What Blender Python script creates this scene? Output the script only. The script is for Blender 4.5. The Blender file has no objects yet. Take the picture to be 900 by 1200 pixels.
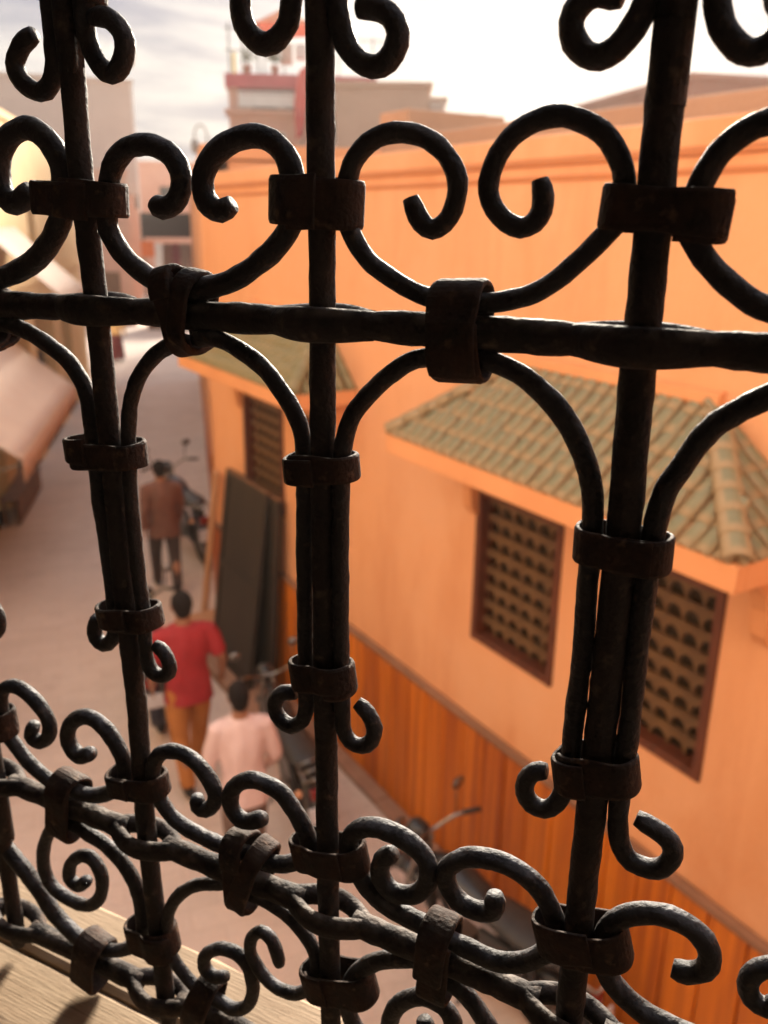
import bpy, bmesh, math, random
from mathutils import Vector, Matrix
random.seed(7)
R = math.radians
scene = bpy.context.scene
col = scene.collection

# ------------------------------------------------------------------ camera
# world axes: +Y runs up the street along the orange facade, +X points across it, Z up (metres)
CAM_Z = 4.6
cam_data = bpy.data.cameras.new('camera')
cam = bpy.data.objects.new('camera', cam_data)
col.objects.link(cam)
cam_data.sensor_fit = 'AUTO'
cam_data.sensor_width = 36.0
cam_data.lens = 1013.1 / 1200 * 36.0
cam_data.clip_start = 0.02
cam_data.clip_end = 2000
yaw, pitch, roll = R(32.05), R(18.47), R(0.746)
fwd = Vector((math.sin(yaw) * math.cos(pitch), math.cos(yaw) * math.cos(pitch), -math.sin(pitch)))
rt0 = Vector((math.cos(yaw), -math.sin(yaw), 0))
up0 = rt0.cross(fwd)
rt = rt0 * math.cos(roll) + up0 * math.sin(roll)
up = up0 * math.cos(roll) - rt0 * math.sin(roll)
cam.matrix_world = Matrix(((rt.x, up.x, -fwd.x, 0), (rt.y, up.y, -fwd.y, 0), (rt.z, up.z, -fwd.z, CAM_Z), (0, 0, 0, 1)))
cam_data.dof.use_dof = True
cam_data.dof.focus_distance = 0.46
cam_data.dof.aperture_fstop = 8.2
scene.camera = cam

# ------------------------------------------------------------------ sky and sun
SUN_AZ, SUN_EL = R(44.0), R(17.0)          # azimuth from +Y towards +X
world = bpy.data.worlds.new('World')
scene.world = world
world.use_nodes = True
nt = world.node_tree
nt.nodes.clear()
N_ = nt.nodes.new
L_ = nt.links.new
out = N_('ShaderNodeOutputWorld')
bg = N_('ShaderNodeBackground')
bg.inputs['Strength'].default_value = 0.12
sky = N_('ShaderNodeTexSky')
sky.sky_type = 'NISHITA'
sky.sun_disc = False
sky.sun_elevation = SUN_EL
sky.sun_rotation = SUN_AZ
sky.air_density = 1.2
sky.dust_density = 3.0
sky.ozone_density = 1.0
tc = N_('ShaderNodeTexCoord')
sep = N_('ShaderNodeSeparateXYZ')
L_(tc.outputs['Generated'], sep.inputs[0])
den = N_('ShaderNodeMath'); den.operation = 'ADD'; den.inputs[1].default_value = 0.16
mx0 = N_('ShaderNodeMath'); mx0.operation = 'MAXIMUM'; mx0.inputs[1].default_value = 0.0
L_(sep.outputs['Z'], mx0.inputs[0]); L_(mx0.outputs[0], den.inputs[0])
dx = N_('ShaderNodeMath'); dx.operation = 'DIVIDE'
dy = N_('ShaderNodeMath'); dy.operation = 'DIVIDE'
L_(sep.outputs['X'], dx.inputs[0]); L_(den.outputs[0], dx.inputs[1])
L_(sep.outputs['Y'], dy.inputs[0]); L_(den.outputs[0], dy.inputs[1])
cmb = N_('ShaderNodeCombineXYZ')
L_(dx.outputs[0], cmb.inputs[0]); L_(dy.outputs[0], cmb.inputs[1])
mp = N_('ShaderNodeMapping')
mp.inputs['Rotation'].default_value = (0, 0, R(25))
mp.inputs['Scale'].default_value = (0.9, 1.9, 1)
L_(cmb.outputs[0], mp.inputs[0])
cn = N_('ShaderNodeTexNoise')
cn.inputs['Scale'].default_value = 1.1
cn.inputs['Detail'].default_value = 7
cn.inputs['Roughness'].default_value = 0.58
cn.inputs['Distortion'].default_value = 0.35
L_(mp.outputs[0], cn.inputs['Vector'])
cr = N_('ShaderNodeMapRange')
cr.inputs['From Min'].default_value = 0.36
cr.inputs['From Max'].default_value = 0.66
cr.interpolation_type = 'SMOOTHSTEP'
L_(cn.outputs['Fac'], cr.inputs['Value'])
# thin cloud: the sky behind it, greyed and warmed, plus the light it scatters
hsv = N_('ShaderNodeHueSaturation')
hsv.inputs['Saturation'].default_value = 0.25
hsv.inputs['Value'].default_value = 0.028
L_(sky.outputs[0], hsv.inputs['Color'])
warm = N_('ShaderNodeMix'); warm.data_type = 'RGBA'; warm.blend_type = 'MULTIPLY'
warm.inputs['Factor'].default_value = 1.0
warm.inputs[7].default_value = (1.12, 0.95, 0.78, 1)
L_(hsv.outputs[0], warm.inputs[6])
add = N_('ShaderNodeMix'); add.data_type = 'RGBA'; add.blend_type = 'ADD'
add.inputs['Factor'].default_value = 1.0
ov = N_('ShaderNodeMath'); ov.operation = 'MULTIPLY_ADD'      # overcast law: brighter overhead than at the horizon
ov.inputs[1].default_value = 0.67; ov.inputs[2].default_value = 0.33
L_(mx0.outputs[0], ov.inputs[0])
ovc = N_('ShaderNodeMix'); ovc.data_type = 'RGBA'; ovc.blend_type = 'MULTIPLY'
ovc.inputs['Factor'].default_value = 1.0
tone = N_('ShaderNodeMix'); tone.data_type = 'RGBA'           # thicker lilac-grey and thinner cream cloud
tone.inputs[6].default_value = (1.3, 1.45, 2.1, 1)
tone.inputs[7].default_value = (4.6, 4.35, 4.1, 1)
L_(cr.outputs[0], tone.inputs[0])
L_(tone.outputs[2], ovc.inputs[6])
L_(ov.outputs[0], ovc.inputs[7])
L_(ovc.outputs[2], add.inputs[7])
L_(warm.outputs[2], add.inputs[6])
mix = N_('ShaderNodeMix'); mix.data_type = 'RGBA'
cfac = N_('ShaderNodeMath'); cfac.operation = 'MULTIPLY_ADD'
cfac.inputs[1].default_value = 0.004
cfac.inputs[2].default_value = 0.993
L_(cr.outputs[0], cfac.inputs[0])
L_(cfac.outputs[0], mix.inputs[0])
L_(sky.outputs[0], mix.inputs[6])
L_(add.outputs[2], mix.inputs[7])
L_(mix.outputs[2], bg.inputs['Color'])
L_(bg.outputs[0], out.inputs['Surface'])

sun_data = bpy.data.lights.new('sun', 'SUN')
sun_data.energy = 5.0
sun_data.angle = R(13)
sun_data.color = (1.0, 0.90, 0.75)
sun = bpy.data.objects.new('sun', sun_data)
col.objects.link(sun)
sd = Vector((math.sin(SUN_AZ) * math.cos(SUN_EL), math.cos(SUN_AZ) * math.cos(SUN_EL), math.sin(SUN_EL)))
sun.rotation_euler = sd.to_track_quat('Z', 'Y').to_euler()

scene.view_settings.view_transform = 'Standard'
scene.view_settings.look = 'None'
scene.view_settings.gamma = 1.0
scene.view_settings.use_curve_mapping = False
scene.view_settings.exposure = 1.68
scene.cycles.max_bounces = 6
scene.cycles.diffuse_bounces = 4
scene.cycles.glossy_bounces = 2
scene.cycles.volume_bounces = 0
scene.cycles.use_denoising = True

# ------------------------------------------------------------------ materials
def mat(name, c1, c2=None, scale=6.0, rough=0.8, bump=0.0, bscale=None, metal=0.0, spec=0.5, detail=6.0,
        stretch=(1, 1, 1), obj_var=0.0, lo=0.35, hi=0.65, c3=None, c3_scale=30.0, c3_lo=0.62, c3_hi=0.7, rvar=0.0):
    m = bpy.data.materials.new(name)
    m.use_nodes = True
    t = m.node_tree
    b = t.nodes['Principled BSDF']
    b.inputs['Roughness'].default_value = rough
    b.inputs['Metallic'].default_value = metal
    b.inputs['Specular IOR Level'].default_value = spec
    if c2 is None:
        c2 = tuple(x * 0.82 for x in c1)
    n = t.nodes.new
    tcn = n('ShaderNodeTexCoord')
    mpn = n('ShaderNodeMapping'); mpn.inputs['Scale'].default_value = stretch
    t.links.new(tcn.outputs['Object'], mpn.inputs[0])
    oi = n('ShaderNodeObjectInfo')
    if obj_var:
        vm = n('ShaderNodeVectorMath'); vm.operation = 'SCALE'
        vm.inputs[0].default_value = (13.1, 7.7, 21.3)
        t.links.new(oi.outputs['Random'], vm.inputs['Scale'])
        t.links.new(vm.outputs[0], mpn.inputs['Location'])
    no = n('ShaderNodeTexNoise')
    no.inputs['Scale'].default_value = scale
    no.inputs['Detail'].default_value = detail
    no.inputs['Roughness'].default_value = 0.6
    t.links.new(mpn.outputs[0], no.inputs['Vector'])
    mr = n('ShaderNodeMapRange')
    mr.inputs['From Min'].default_value = lo
    mr.inputs['From Max'].default_value = hi
    t.links.new(no.outputs['Fac'], mr.inputs['Value'])
    mx = n('ShaderNodeMix'); mx.data_type = 'RGBA'
    mx.inputs[6].default_value = (*c1, 1); mx.inputs[7].default_value = (*c2, 1)
    if obj_var:
        a = n('ShaderNodeMath'); a.operation = 'MULTIPLY_ADD'; a.use_clamp = True
        a.inputs[1].default_value = obj_var; 
        s_ = n('ShaderNodeMath'); s_.operation = 'MULTIPLY'; s_.inputs[1].default_value = 1 - obj_var
        t.links.new(mr.outputs[0], s_.inputs[0])
        t.links.new(oi.outputs['Random'], a.inputs[0]); t.links.new(s_.outputs[0], a.inputs[2])
        t.links.new(a.outputs[0], mx.inputs[0])
    else:
        t.links.new(mr.outputs[0], mx.inputs[0])
    last = mx.outputs[2]
    if c3 is not None:
        n3 = n('ShaderNodeTexNoise'); n3.inputs['Scale'].default_value = c3_scale; n3.inputs['Detail'].default_value = 4
        t.links.new(mpn.outputs[0], n3.inputs['Vector'])
        m3 = n('ShaderNodeMapRange'); m3.inputs['From Min'].default_value = c3_lo; m3.inputs['From Max'].default_value = c3_hi
        t.links.new(n3.outputs['Fac'], m3.inputs['Value'])
        x3 = n('ShaderNodeMix'); x3.data_type = 'RGBA'
        x3.inputs[7].default_value = (*c3, 1)
        t.links.new(m3.outputs[0], x3.inputs[0]); t.links.new(last, x3.inputs[6])
        last = x3.outputs[2]
    t.links.new(last, b.inputs['Base Color'])
    if rvar:
        rr = n('ShaderNodeMapRange')
        rr.inputs['To Min'].default_value = max(0.05, rough - rvar); rr.inputs['To Max'].default_value = min(1, rough + rvar)
        t.links.new(no.outputs['Fac'], rr.inputs['Value']); t.links.new(rr.outputs[0], b.inputs['Roughness'])
    if bump:
        nb = n('ShaderNodeTexNoise')
        nb.inputs['Scale'].default_value = bscale or scale * 6
        nb.inputs['Detail'].default_value = 5
        t.links.new(mpn.outputs[0], nb.inputs['Vector'])
        bp = n('ShaderNodeBump'); bp.inputs['Strength'].default_value = min(1.0, bump * 1.0)
        bp.inputs['Distance'].default_value = 0.5 / (bscale or scale * 6)
        t.links.new(nb.outputs['Fac'], bp.inputs['Height'])
        t.links.new(bp.outputs[0], b.inputs['Normal'])
    return m

M = {}
M['iron'] = mat('wrought_iron', (0.019, 0.0165, 0.0165), (0.036, 0.030, 0.028), 60, 0.64, 0.9, 280, spec=0.3,
                c3=(0.085, 0.055, 0.04), c3_scale=140, c3_lo=0.62, c3_hi=0.76, rvar=0.2)
M['iron_bar'] = mat('wrought_iron_bar', (0.021, 0.017, 0.0155), (0.046, 0.033, 0.027), 45, 0.76, 0.9, 300, spec=0.22,
                c3=(0.11, 0.075, 0.055), c3_scale=90, c3_lo=0.6, c3_hi=0.76, rvar=0.2)
M['iron_strap'] = mat('iron_strap', (0.022, 0.0155, 0.013), (0.058, 0.031, 0.021), 60, 0.78, 0.8, 340, spec=0.2,
                c3=(0.12, 0.07, 0.045), c3_scale=110, c3_lo=0.61, c3_hi=0.73, rvar=0.18)
def dust_and_highlight(m, amount, c=(0.20, 0.165, 0.14)):
    """dust and painted skylight highlights on the upper side of the iron, in uneven patches"""
    t = m.node_tree; b = t.nodes['Principled BSDF']; n = t.nodes.new
    src = b.inputs['Base Color'].links[0].from_socket
    ge = n('ShaderNodeNewGeometry'); sx = n('ShaderNodeSeparateXYZ'); t.links.new(ge.outputs['Normal'], sx.inputs[0])
    no = n('ShaderNodeTexNoise'); no.inputs['Scale'].default_value = 70; no.inputs['Detail'].default_value = 6
    tcn = n('ShaderNodeTexCoord'); t.links.new(tcn.outputs['Object'], no.inputs['Vector'])
    r1 = n('ShaderNodeMapRange'); r1.inputs['From Min'].default_value = 0.25; r1.inputs['From Max'].default_value = 1.0
    t.links.new(sx.outputs['Z'], r1.inputs['Value'])
    r2 = n('ShaderNodeMapRange'); r2.inputs['From Min'].default_value = 0.42; r2.inputs['From Max'].default_value = 0.68
    t.links.new(no.outputs['Fac'], r2.inputs['Value'])
    mu = n('ShaderNodeMath'); mu.operation = 'MULTIPLY'; t.links.new(r1.outputs[0], mu.inputs[0]); t.links.new(r2.outputs[0], mu.inputs[1])
    m2 = n('ShaderNodeMath'); m2.operation = 'MULTIPLY'; m2.inputs[1].default_value = amount; t.links.new(mu.outputs[0], m2.inputs[0])
    mx = n('ShaderNodeMix'); mx.data_type = 'RGBA'; mx.inputs[7].default_value = (*c, 1)
    t.links.new(m2.outputs[0], mx.inputs[0]); t.links.new(src, mx.inputs[6]); t.links.new(mx.outputs[2], b.inputs['Base Color'])
dust_and_highlight(M['iron'], 0.85, (0.21, 0.205, 0.215)); dust_and_highlight(M['iron_bar'], 0.85, (0.27, 0.23, 0.20)); dust_and_highlight(M['iron_strap'], 0.45, (0.19, 0.15, 0.125))  # blue-grey on the scrolls paints in their skylight highlights along with dust
M['sill'] = mat('weathered_sill_wood', (0.40, 0.285, 0.18), (0.29, 0.19, 0.11), 5, 0.8, 0.14, 40, stretch=(1.0, 14, 14), lo=0.3, hi=0.75,
                c3=(0.15, 0.09, 0.048), c3_scale=9, c3_lo=0.62, c3_hi=0.74)
M['room'] = mat('room_plaster', (0.42, 0.34, 0.29), (0.36, 0.29, 0.25), 3, 0.9, 0.2, 30)
M['facade'] = mat('pale_bounce_facade', (0.74, 0.58, 0.46), (0.68, 0.52, 0.41), 1.1, 0.9, 0.3, 22)  # pale tone chosen to bounce sunlight onto the orange house
M['street'] = mat('dusty_pavement', (0.70, 0.575, 0.495), (0.63, 0.51, 0.435), 0.55, 0.85, 0.5, 14, stretch=(1, 1.6, 1),
                c3=(0.58, 0.46, 0.39), c3_scale=2.6, c3_lo=0.55, c3_hi=0.75)
def paved(m):
    t = m.node_tree; b = t.nodes['Principled BSDF']; n = t.nodes.new
    src = b.inputs['Base Color'].links[0].from_socket
    tcn = n('ShaderNodeTexCoord'); mp_ = n('ShaderNodeMapping'); mp_.inputs['Rotation'].default_value = (0, 0, R(12))
    t.links.new(tcn.outputs['Object'], mp_.inputs[0])
    br = n('ShaderNodeTexBrick'); br.inputs['Scale'].default_value = 1.0; br.inputs['Brick Width'].default_value = 0.42; br.inputs['Row Height'].default_value = 0.21
    br.inputs['Mortar Size'].default_value = 0.008; br.inputs['Mortar Smooth'].default_value = 0.6
    br.inputs['Color1'].default_value = (1, 1, 1, 1); br.inputs['Color2'].default_value = (0.84, 0.82, 0.80, 1); br.inputs['Mortar'].default_value = (0.62, 0.56, 0.52, 1)
    t.links.new(mp_.outputs[0], br.inputs['Vector'])
    mx = n('ShaderNodeMix'); mx.data_type = 'RGBA'; mx.blend_type = 'MULTIPLY'; mx.inputs[0].default_value = 0.35
    t.links.new(src, mx.inputs[6]); t.links.new(br.outputs['Color'], mx.inputs[7]); t.links.new(mx.outputs[2], b.inputs['Base Color'])
paved(M['street'])
M['kerb'] = mat('kerb_stone', (0.36, 0.20, 0.13), (0.26, 0.14, 0.09), 4, 0.85, 0.4, 40)
M['wall'] = mat('orange_render', (0.80, 0.395, 0.19), (0.74, 0.355, 0.165), 0.9, 0.88, 0.35, 26, lo=0.3, hi=0.7, stretch=(1, 1, 0.5),
                c3=(0.68, 0.29, 0.115), c3_scale=1.7, c3_lo=0.56, c3_hi=0.8)
def weathered(m, c, amount=0.5, sx=5.0, sz=0.35, lo=0.5, hi=0.75):
    """rain streaks and rubbed patches in the paint"""
    t = m.node_tree; b = t.nodes['Principled BSDF']; n = t.nodes.new
    src = b.inputs['Base Color'].links[0].from_socket
    tcn = n('ShaderNodeTexCoord'); mp_ = n('ShaderNodeMapping'); mp_.inputs['Scale'].default_value = (sx, sx, sz)
    t.links.new(tcn.outputs['Object'], mp_.inputs[0])
    no = n('ShaderNodeTexNoise'); no.inputs['Scale'].default_value = 1.0; no.inputs['Detail'].default_value = 7; no.inputs['Roughness'].default_value = 0.65
    t.links.new(mp_.outputs[0], no.inputs['Vector'])
    r = n('ShaderNodeMapRange'); r.inputs['From Min'].default_value = lo; r.inputs['From Max'].default_value = hi; r.inputs['To Max'].default_value = amount
    t.links.new(no.outputs['Fac'], r.inputs['Value'])
    mx = n('ShaderNodeMix'); mx.data_type = 'RGBA'; mx.inputs[7].default_value = (*c, 1)
    t.links.new(r.outputs[0], mx.inputs[0]); t.links.new(src, mx.inputs[6]); t.links.new(mx.outputs[2], b.inputs['Base Color'])
weathered(M['wall'], (0.58, 0.225, 0.09), 0.5, 2.2, 0.4)
weathered(M['wall'], (0.80, 0.44, 0.24), 0.5, 0.9, 0.8, 0.52, 0.72)
weathered(M['street'], (0.40, 0.30, 0.25), 0.5, 0.35, 1.0, 0.52, 0.72)
M['upper'] = mat('tan_render', (0.55, 0.33, 0.205), (0.49, 0.29, 0.18), 1.2, 0.9, 0.3, 20)
M['mould'] = mat('moulding_render', (0.60, 0.23, 0.085), (0.54, 0.20, 0.075), 2, 0.85, 0.3, 30)
M['fascia'] = mat('fascia_render', (0.76, 0.34, 0.14), (0.70, 0.30, 0.12), 2, 0.8, 0.25, 30)
M['board'] = mat('orange_boards', (0.80, 0.235, 0.013), (0.27, 0.045, 0.004), 3.5, 0.45, 0.35, 30, stretch=(3, 5, 0.16), obj_var=0.42, lo=0.36, hi=0.64)
M['ledge'] = mat('dado_ledge', (0.30, 0.15, 0.085), (0.22, 0.11, 0.06), 4, 0.8, 0.3, 40)
M['tile'] = mat('glazed_tiles', (0.185, 0.175, 0.085), (0.31, 0.225, 0.11), 9, 0.55, 0.3, 60, obj_var=0.35, lo=0.35, hi=0.7)
M['tile_one'] = mat('glazed_barrel_tile', (0.155, 0.16, 0.09), (0.235, 0.205, 0.115), 14, 0.5, 0.3, 60, obj_var=0.4, lo=0.3, hi=0.75)
def lipped(m, c=(0.33, 0.235, 0.13)):
    """bare clay at the lower lip and along the edges where the glaze stops"""
    t = m.node_tree; b = t.nodes['Principled BSDF']; n = t.nodes.new
    src = b.inputs['Base Color'].links[0].from_socket
    tcn = n('ShaderNodeTexCoord'); sx = n('ShaderNodeSeparateXYZ'); t.links.new(tcn.outputs['Object'], sx.inputs[0])
    ab = n('ShaderNodeMath'); ab.operation = 'ABSOLUTE'; t.links.new(sx.outputs['X'], ab.inputs[0])
    r1 = n('ShaderNodeMapRange'); r1.inputs['From Min'].default_value = 0.022; r1.inputs['From Max'].default_value = 0.036; t.links.new(ab.outputs[0], r1.inputs['Value'])
    r2 = n('ShaderNodeMapRange'); r2.inputs['From Min'].default_value = 0.050; r2.inputs['From Max'].default_value = 0.022; t.links.new(sx.outputs['Y'], r2.inputs['Value'])
    mxm = n('ShaderNodeMath'); mxm.operation = 'MAXIMUM'; t.links.new(r1.outputs[0], mxm.inputs[0]); t.links.new(r2.outputs[0], mxm.inputs[1])
    mx = n('ShaderNodeMix'); mx.data_type = 'RGBA'; mx.inputs[7].default_value = (*c, 1)
    t.links.new(mxm.outputs[0], mx.inputs[0]); t.links.new(src, mx.inputs[6]); t.links.new(mx.outputs[2], b.inputs['Base Color'])
lipped(M['tile_one'])
M['deck'] = mat('roof_mortar', (0.40, 0.23, 0.11), (0.30, 0.17, 0.08), 8, 0.85, 0.4, 60)
M['frame'] = mat('maroon_wood', (0.135, 0.036, 0.014), (0.085, 0.024, 0.010), 6, 0.5, 0.3, 50, stretch=(4, 4, 1))
M['lattice'] = mat('lattice_wood', (0.15, 0.078, 0.028), (0.105, 0.052, 0.019), 8, 0.55, 0.3, 60)
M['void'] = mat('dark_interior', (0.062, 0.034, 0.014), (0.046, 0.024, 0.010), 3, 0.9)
M['glass'] = mat('window_glass', (0.03, 0.03, 0.032), (0.02, 0.02, 0.022), 3, 0.08)
M['shutter'] = mat('black_shutter_paint', (0.022, 0.017, 0.013), (0.036, 0.026, 0.018), 3, 0.55, 0.3, 40, stretch=(1, 1, 0.4))
M['palewood'] = mat('pale_wood', (0.50, 0.27, 0.14), (0.40, 0.20, 0.10), 5, 0.75, 0.3, 40, stretch=(4, 4, 0.5))
M['brownwood'] = mat('brown_wood', (0.20, 0.095, 0.045), (0.12, 0.055, 0.026), 5, 0.7, 0.3, 40)
M['canvas'] = mat('pale_canvas', (0.80, 0.69, 0.58), (0.74, 0.62, 0.52), 1.6, 0.9, 0.25, 14)
M['canvas2'] = mat('grey_canvas', (0.60, 0.48, 0.40), (0.52, 0.41, 0.34), 2, 0.9, 0.25, 14)
M['valance'] = mat('tan_valance', (0.68, 0.43, 0.28), (0.60, 0.36, 0.23), 2, 0.9, 0.2, 14)
M['cream'] = mat('cream_render', (0.80, 0.56, 0.27), (0.74, 0.50, 0.23), 1.2, 0.9, 0.25, 18)
M['pinkr'] = mat('pink_render', (0.60, 0.36, 0.27), (0.54, 0.31, 0.235), 0.8, 0.9, 0.2, 8)
M['greyr'] = mat('hazed_grey_pink_render', (0.50, 0.405, 0.355), (0.45, 0.36, 0.315), 0.5, 0.9, 0.2, 6)  # lightened so the far tower carries haze in its own colour
M['beige'] = mat('beige_render', (0.47, 0.31, 0.22), (0.42, 0.27, 0.19), 0.5, 0.9, 0.2, 6)
M['brownr'] = mat('brown_render', (0.40, 0.20, 0.135), (0.35, 0.17, 0.115), 0.6, 0.9, 0.2, 6)
M['redp'] = mat('red_paint', (0.46, 0.055, 0.075), (0.38, 0.045, 0.06), 2, 0.6)
M['flag'] = mat('red_flag', (0.60, 0.045, 0.035), (0.50, 0.035, 0.03), 2, 0.8)
M['white'] = mat('white_paint', (0.72, 0.70, 0.68), (0.62, 0.60, 0.58), 3, 0.6)
M['yellow'] = mat('yellow_paint', (0.70, 0.52, 0.12), (0.62, 0.45, 0.10), 3, 0.6)
M['orangec'] = mat('orange_canvas', (0.72, 0.20, 0.06), (0.62, 0.16, 0.05), 2, 0.85)
M['lampp'] = mat('pale_lamp_paint', (0.34, 0.28, 0.24), (0.28, 0.23, 0.2), 5, 0.6)
M['steel'] = mat('grey_steel', (0.20, 0.19, 0.18), (0.14, 0.13, 0.125), 8, 0.4, metal=0.6)
M['green'] = mat('leaf_green', (0.07, 0.11, 0.035), (0.045, 0.075, 0.02), 9, 0.7)
M['skin'] = mat('skin', (0.34, 0.165, 0.095), (0.30, 0.14, 0.08), 12, 0.55, 0.1, 200)
M['hair'] = mat('black_hair', (0.010, 0.0075, 0.007), (0.018, 0.013, 0.011), 60, 0.85, 0.8, 200, spec=0.2)
M['brownj'] = mat('brown_jacket', (0.185, 0.082, 0.058), (0.135, 0.060, 0.042), 6, 0.75, 0.5, 40)
M['darktr'] = mat('dark_trousers', (0.035, 0.024, 0.022), (0.05, 0.034, 0.03), 8, 0.8, 0.4, 60)
M['redshirt'] = mat('red_shirt', (0.38, 0.024, 0.030), (0.30, 0.019, 0.024), 7, 0.8, 0.5, 40)
M['tantr'] = mat('tan_trousers', (0.48, 0.185, 0.045), (0.40, 0.145, 0.034), 7, 0.8, 0.5, 40)
M['pinkshirt'] = mat('pink_shirt', (0.80, 0.60, 0.57), (0.72, 0.52, 0.49), 7, 0.8, 0.5, 40)
M['greytr'] = mat('grey_trousers', (0.20, 0.13, 0.10), (0.16, 0.10, 0.08), 7, 0.8, 0.4, 60)
M['burg'] = mat('burgundy_robe', (0.17, 0.035, 0.04), (0.13, 0.026, 0.03), 6, 0.85, 0.4, 30)
M['shoe'] = mat('black_shoe', (0.02, 0.016, 0.014), (0.03, 0.024, 0.02), 9, 0.45)
M['rubber'] = mat('tyre_rubber', (0.018, 0.017, 0.016), (0.03, 0.027, 0.025), 12, 0.8, 0.3, 80)
M['chrome'] = mat('chrome', (0.34, 0.32, 0.30), (0.26, 0.25, 0.23), 9, 0.3, metal=1.0)
M['blackp'] = mat('black_enamel', (0.018, 0.018, 0.019), (0.03, 0.028, 0.027), 5, 0.28)
M['bluep'] = mat('dark_blue_enamel', (0.030, 0.034, 0.055), (0.022, 0.025, 0.04), 5, 0.28)
M['seat'] = mat('black_vinyl', (0.022, 0.020, 0.019), (0.032, 0.028, 0.026), 20, 0.5, 0.3, 90)
M['redlens'] = mat('red_lens', (0.22, 0.018, 0.012), (0.18, 0.014, 0.01), 5, 0.25)
M['amber'] = mat('pale_amber_lens', (0.75, 0.38, 0.20), (0.70, 0.34, 0.18), 5, 0.2)
M['plate'] = mat('licence_plate', (0.66, 0.66, 0.70), (0.58, 0.58, 0.62), 5, 0.5)

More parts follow.
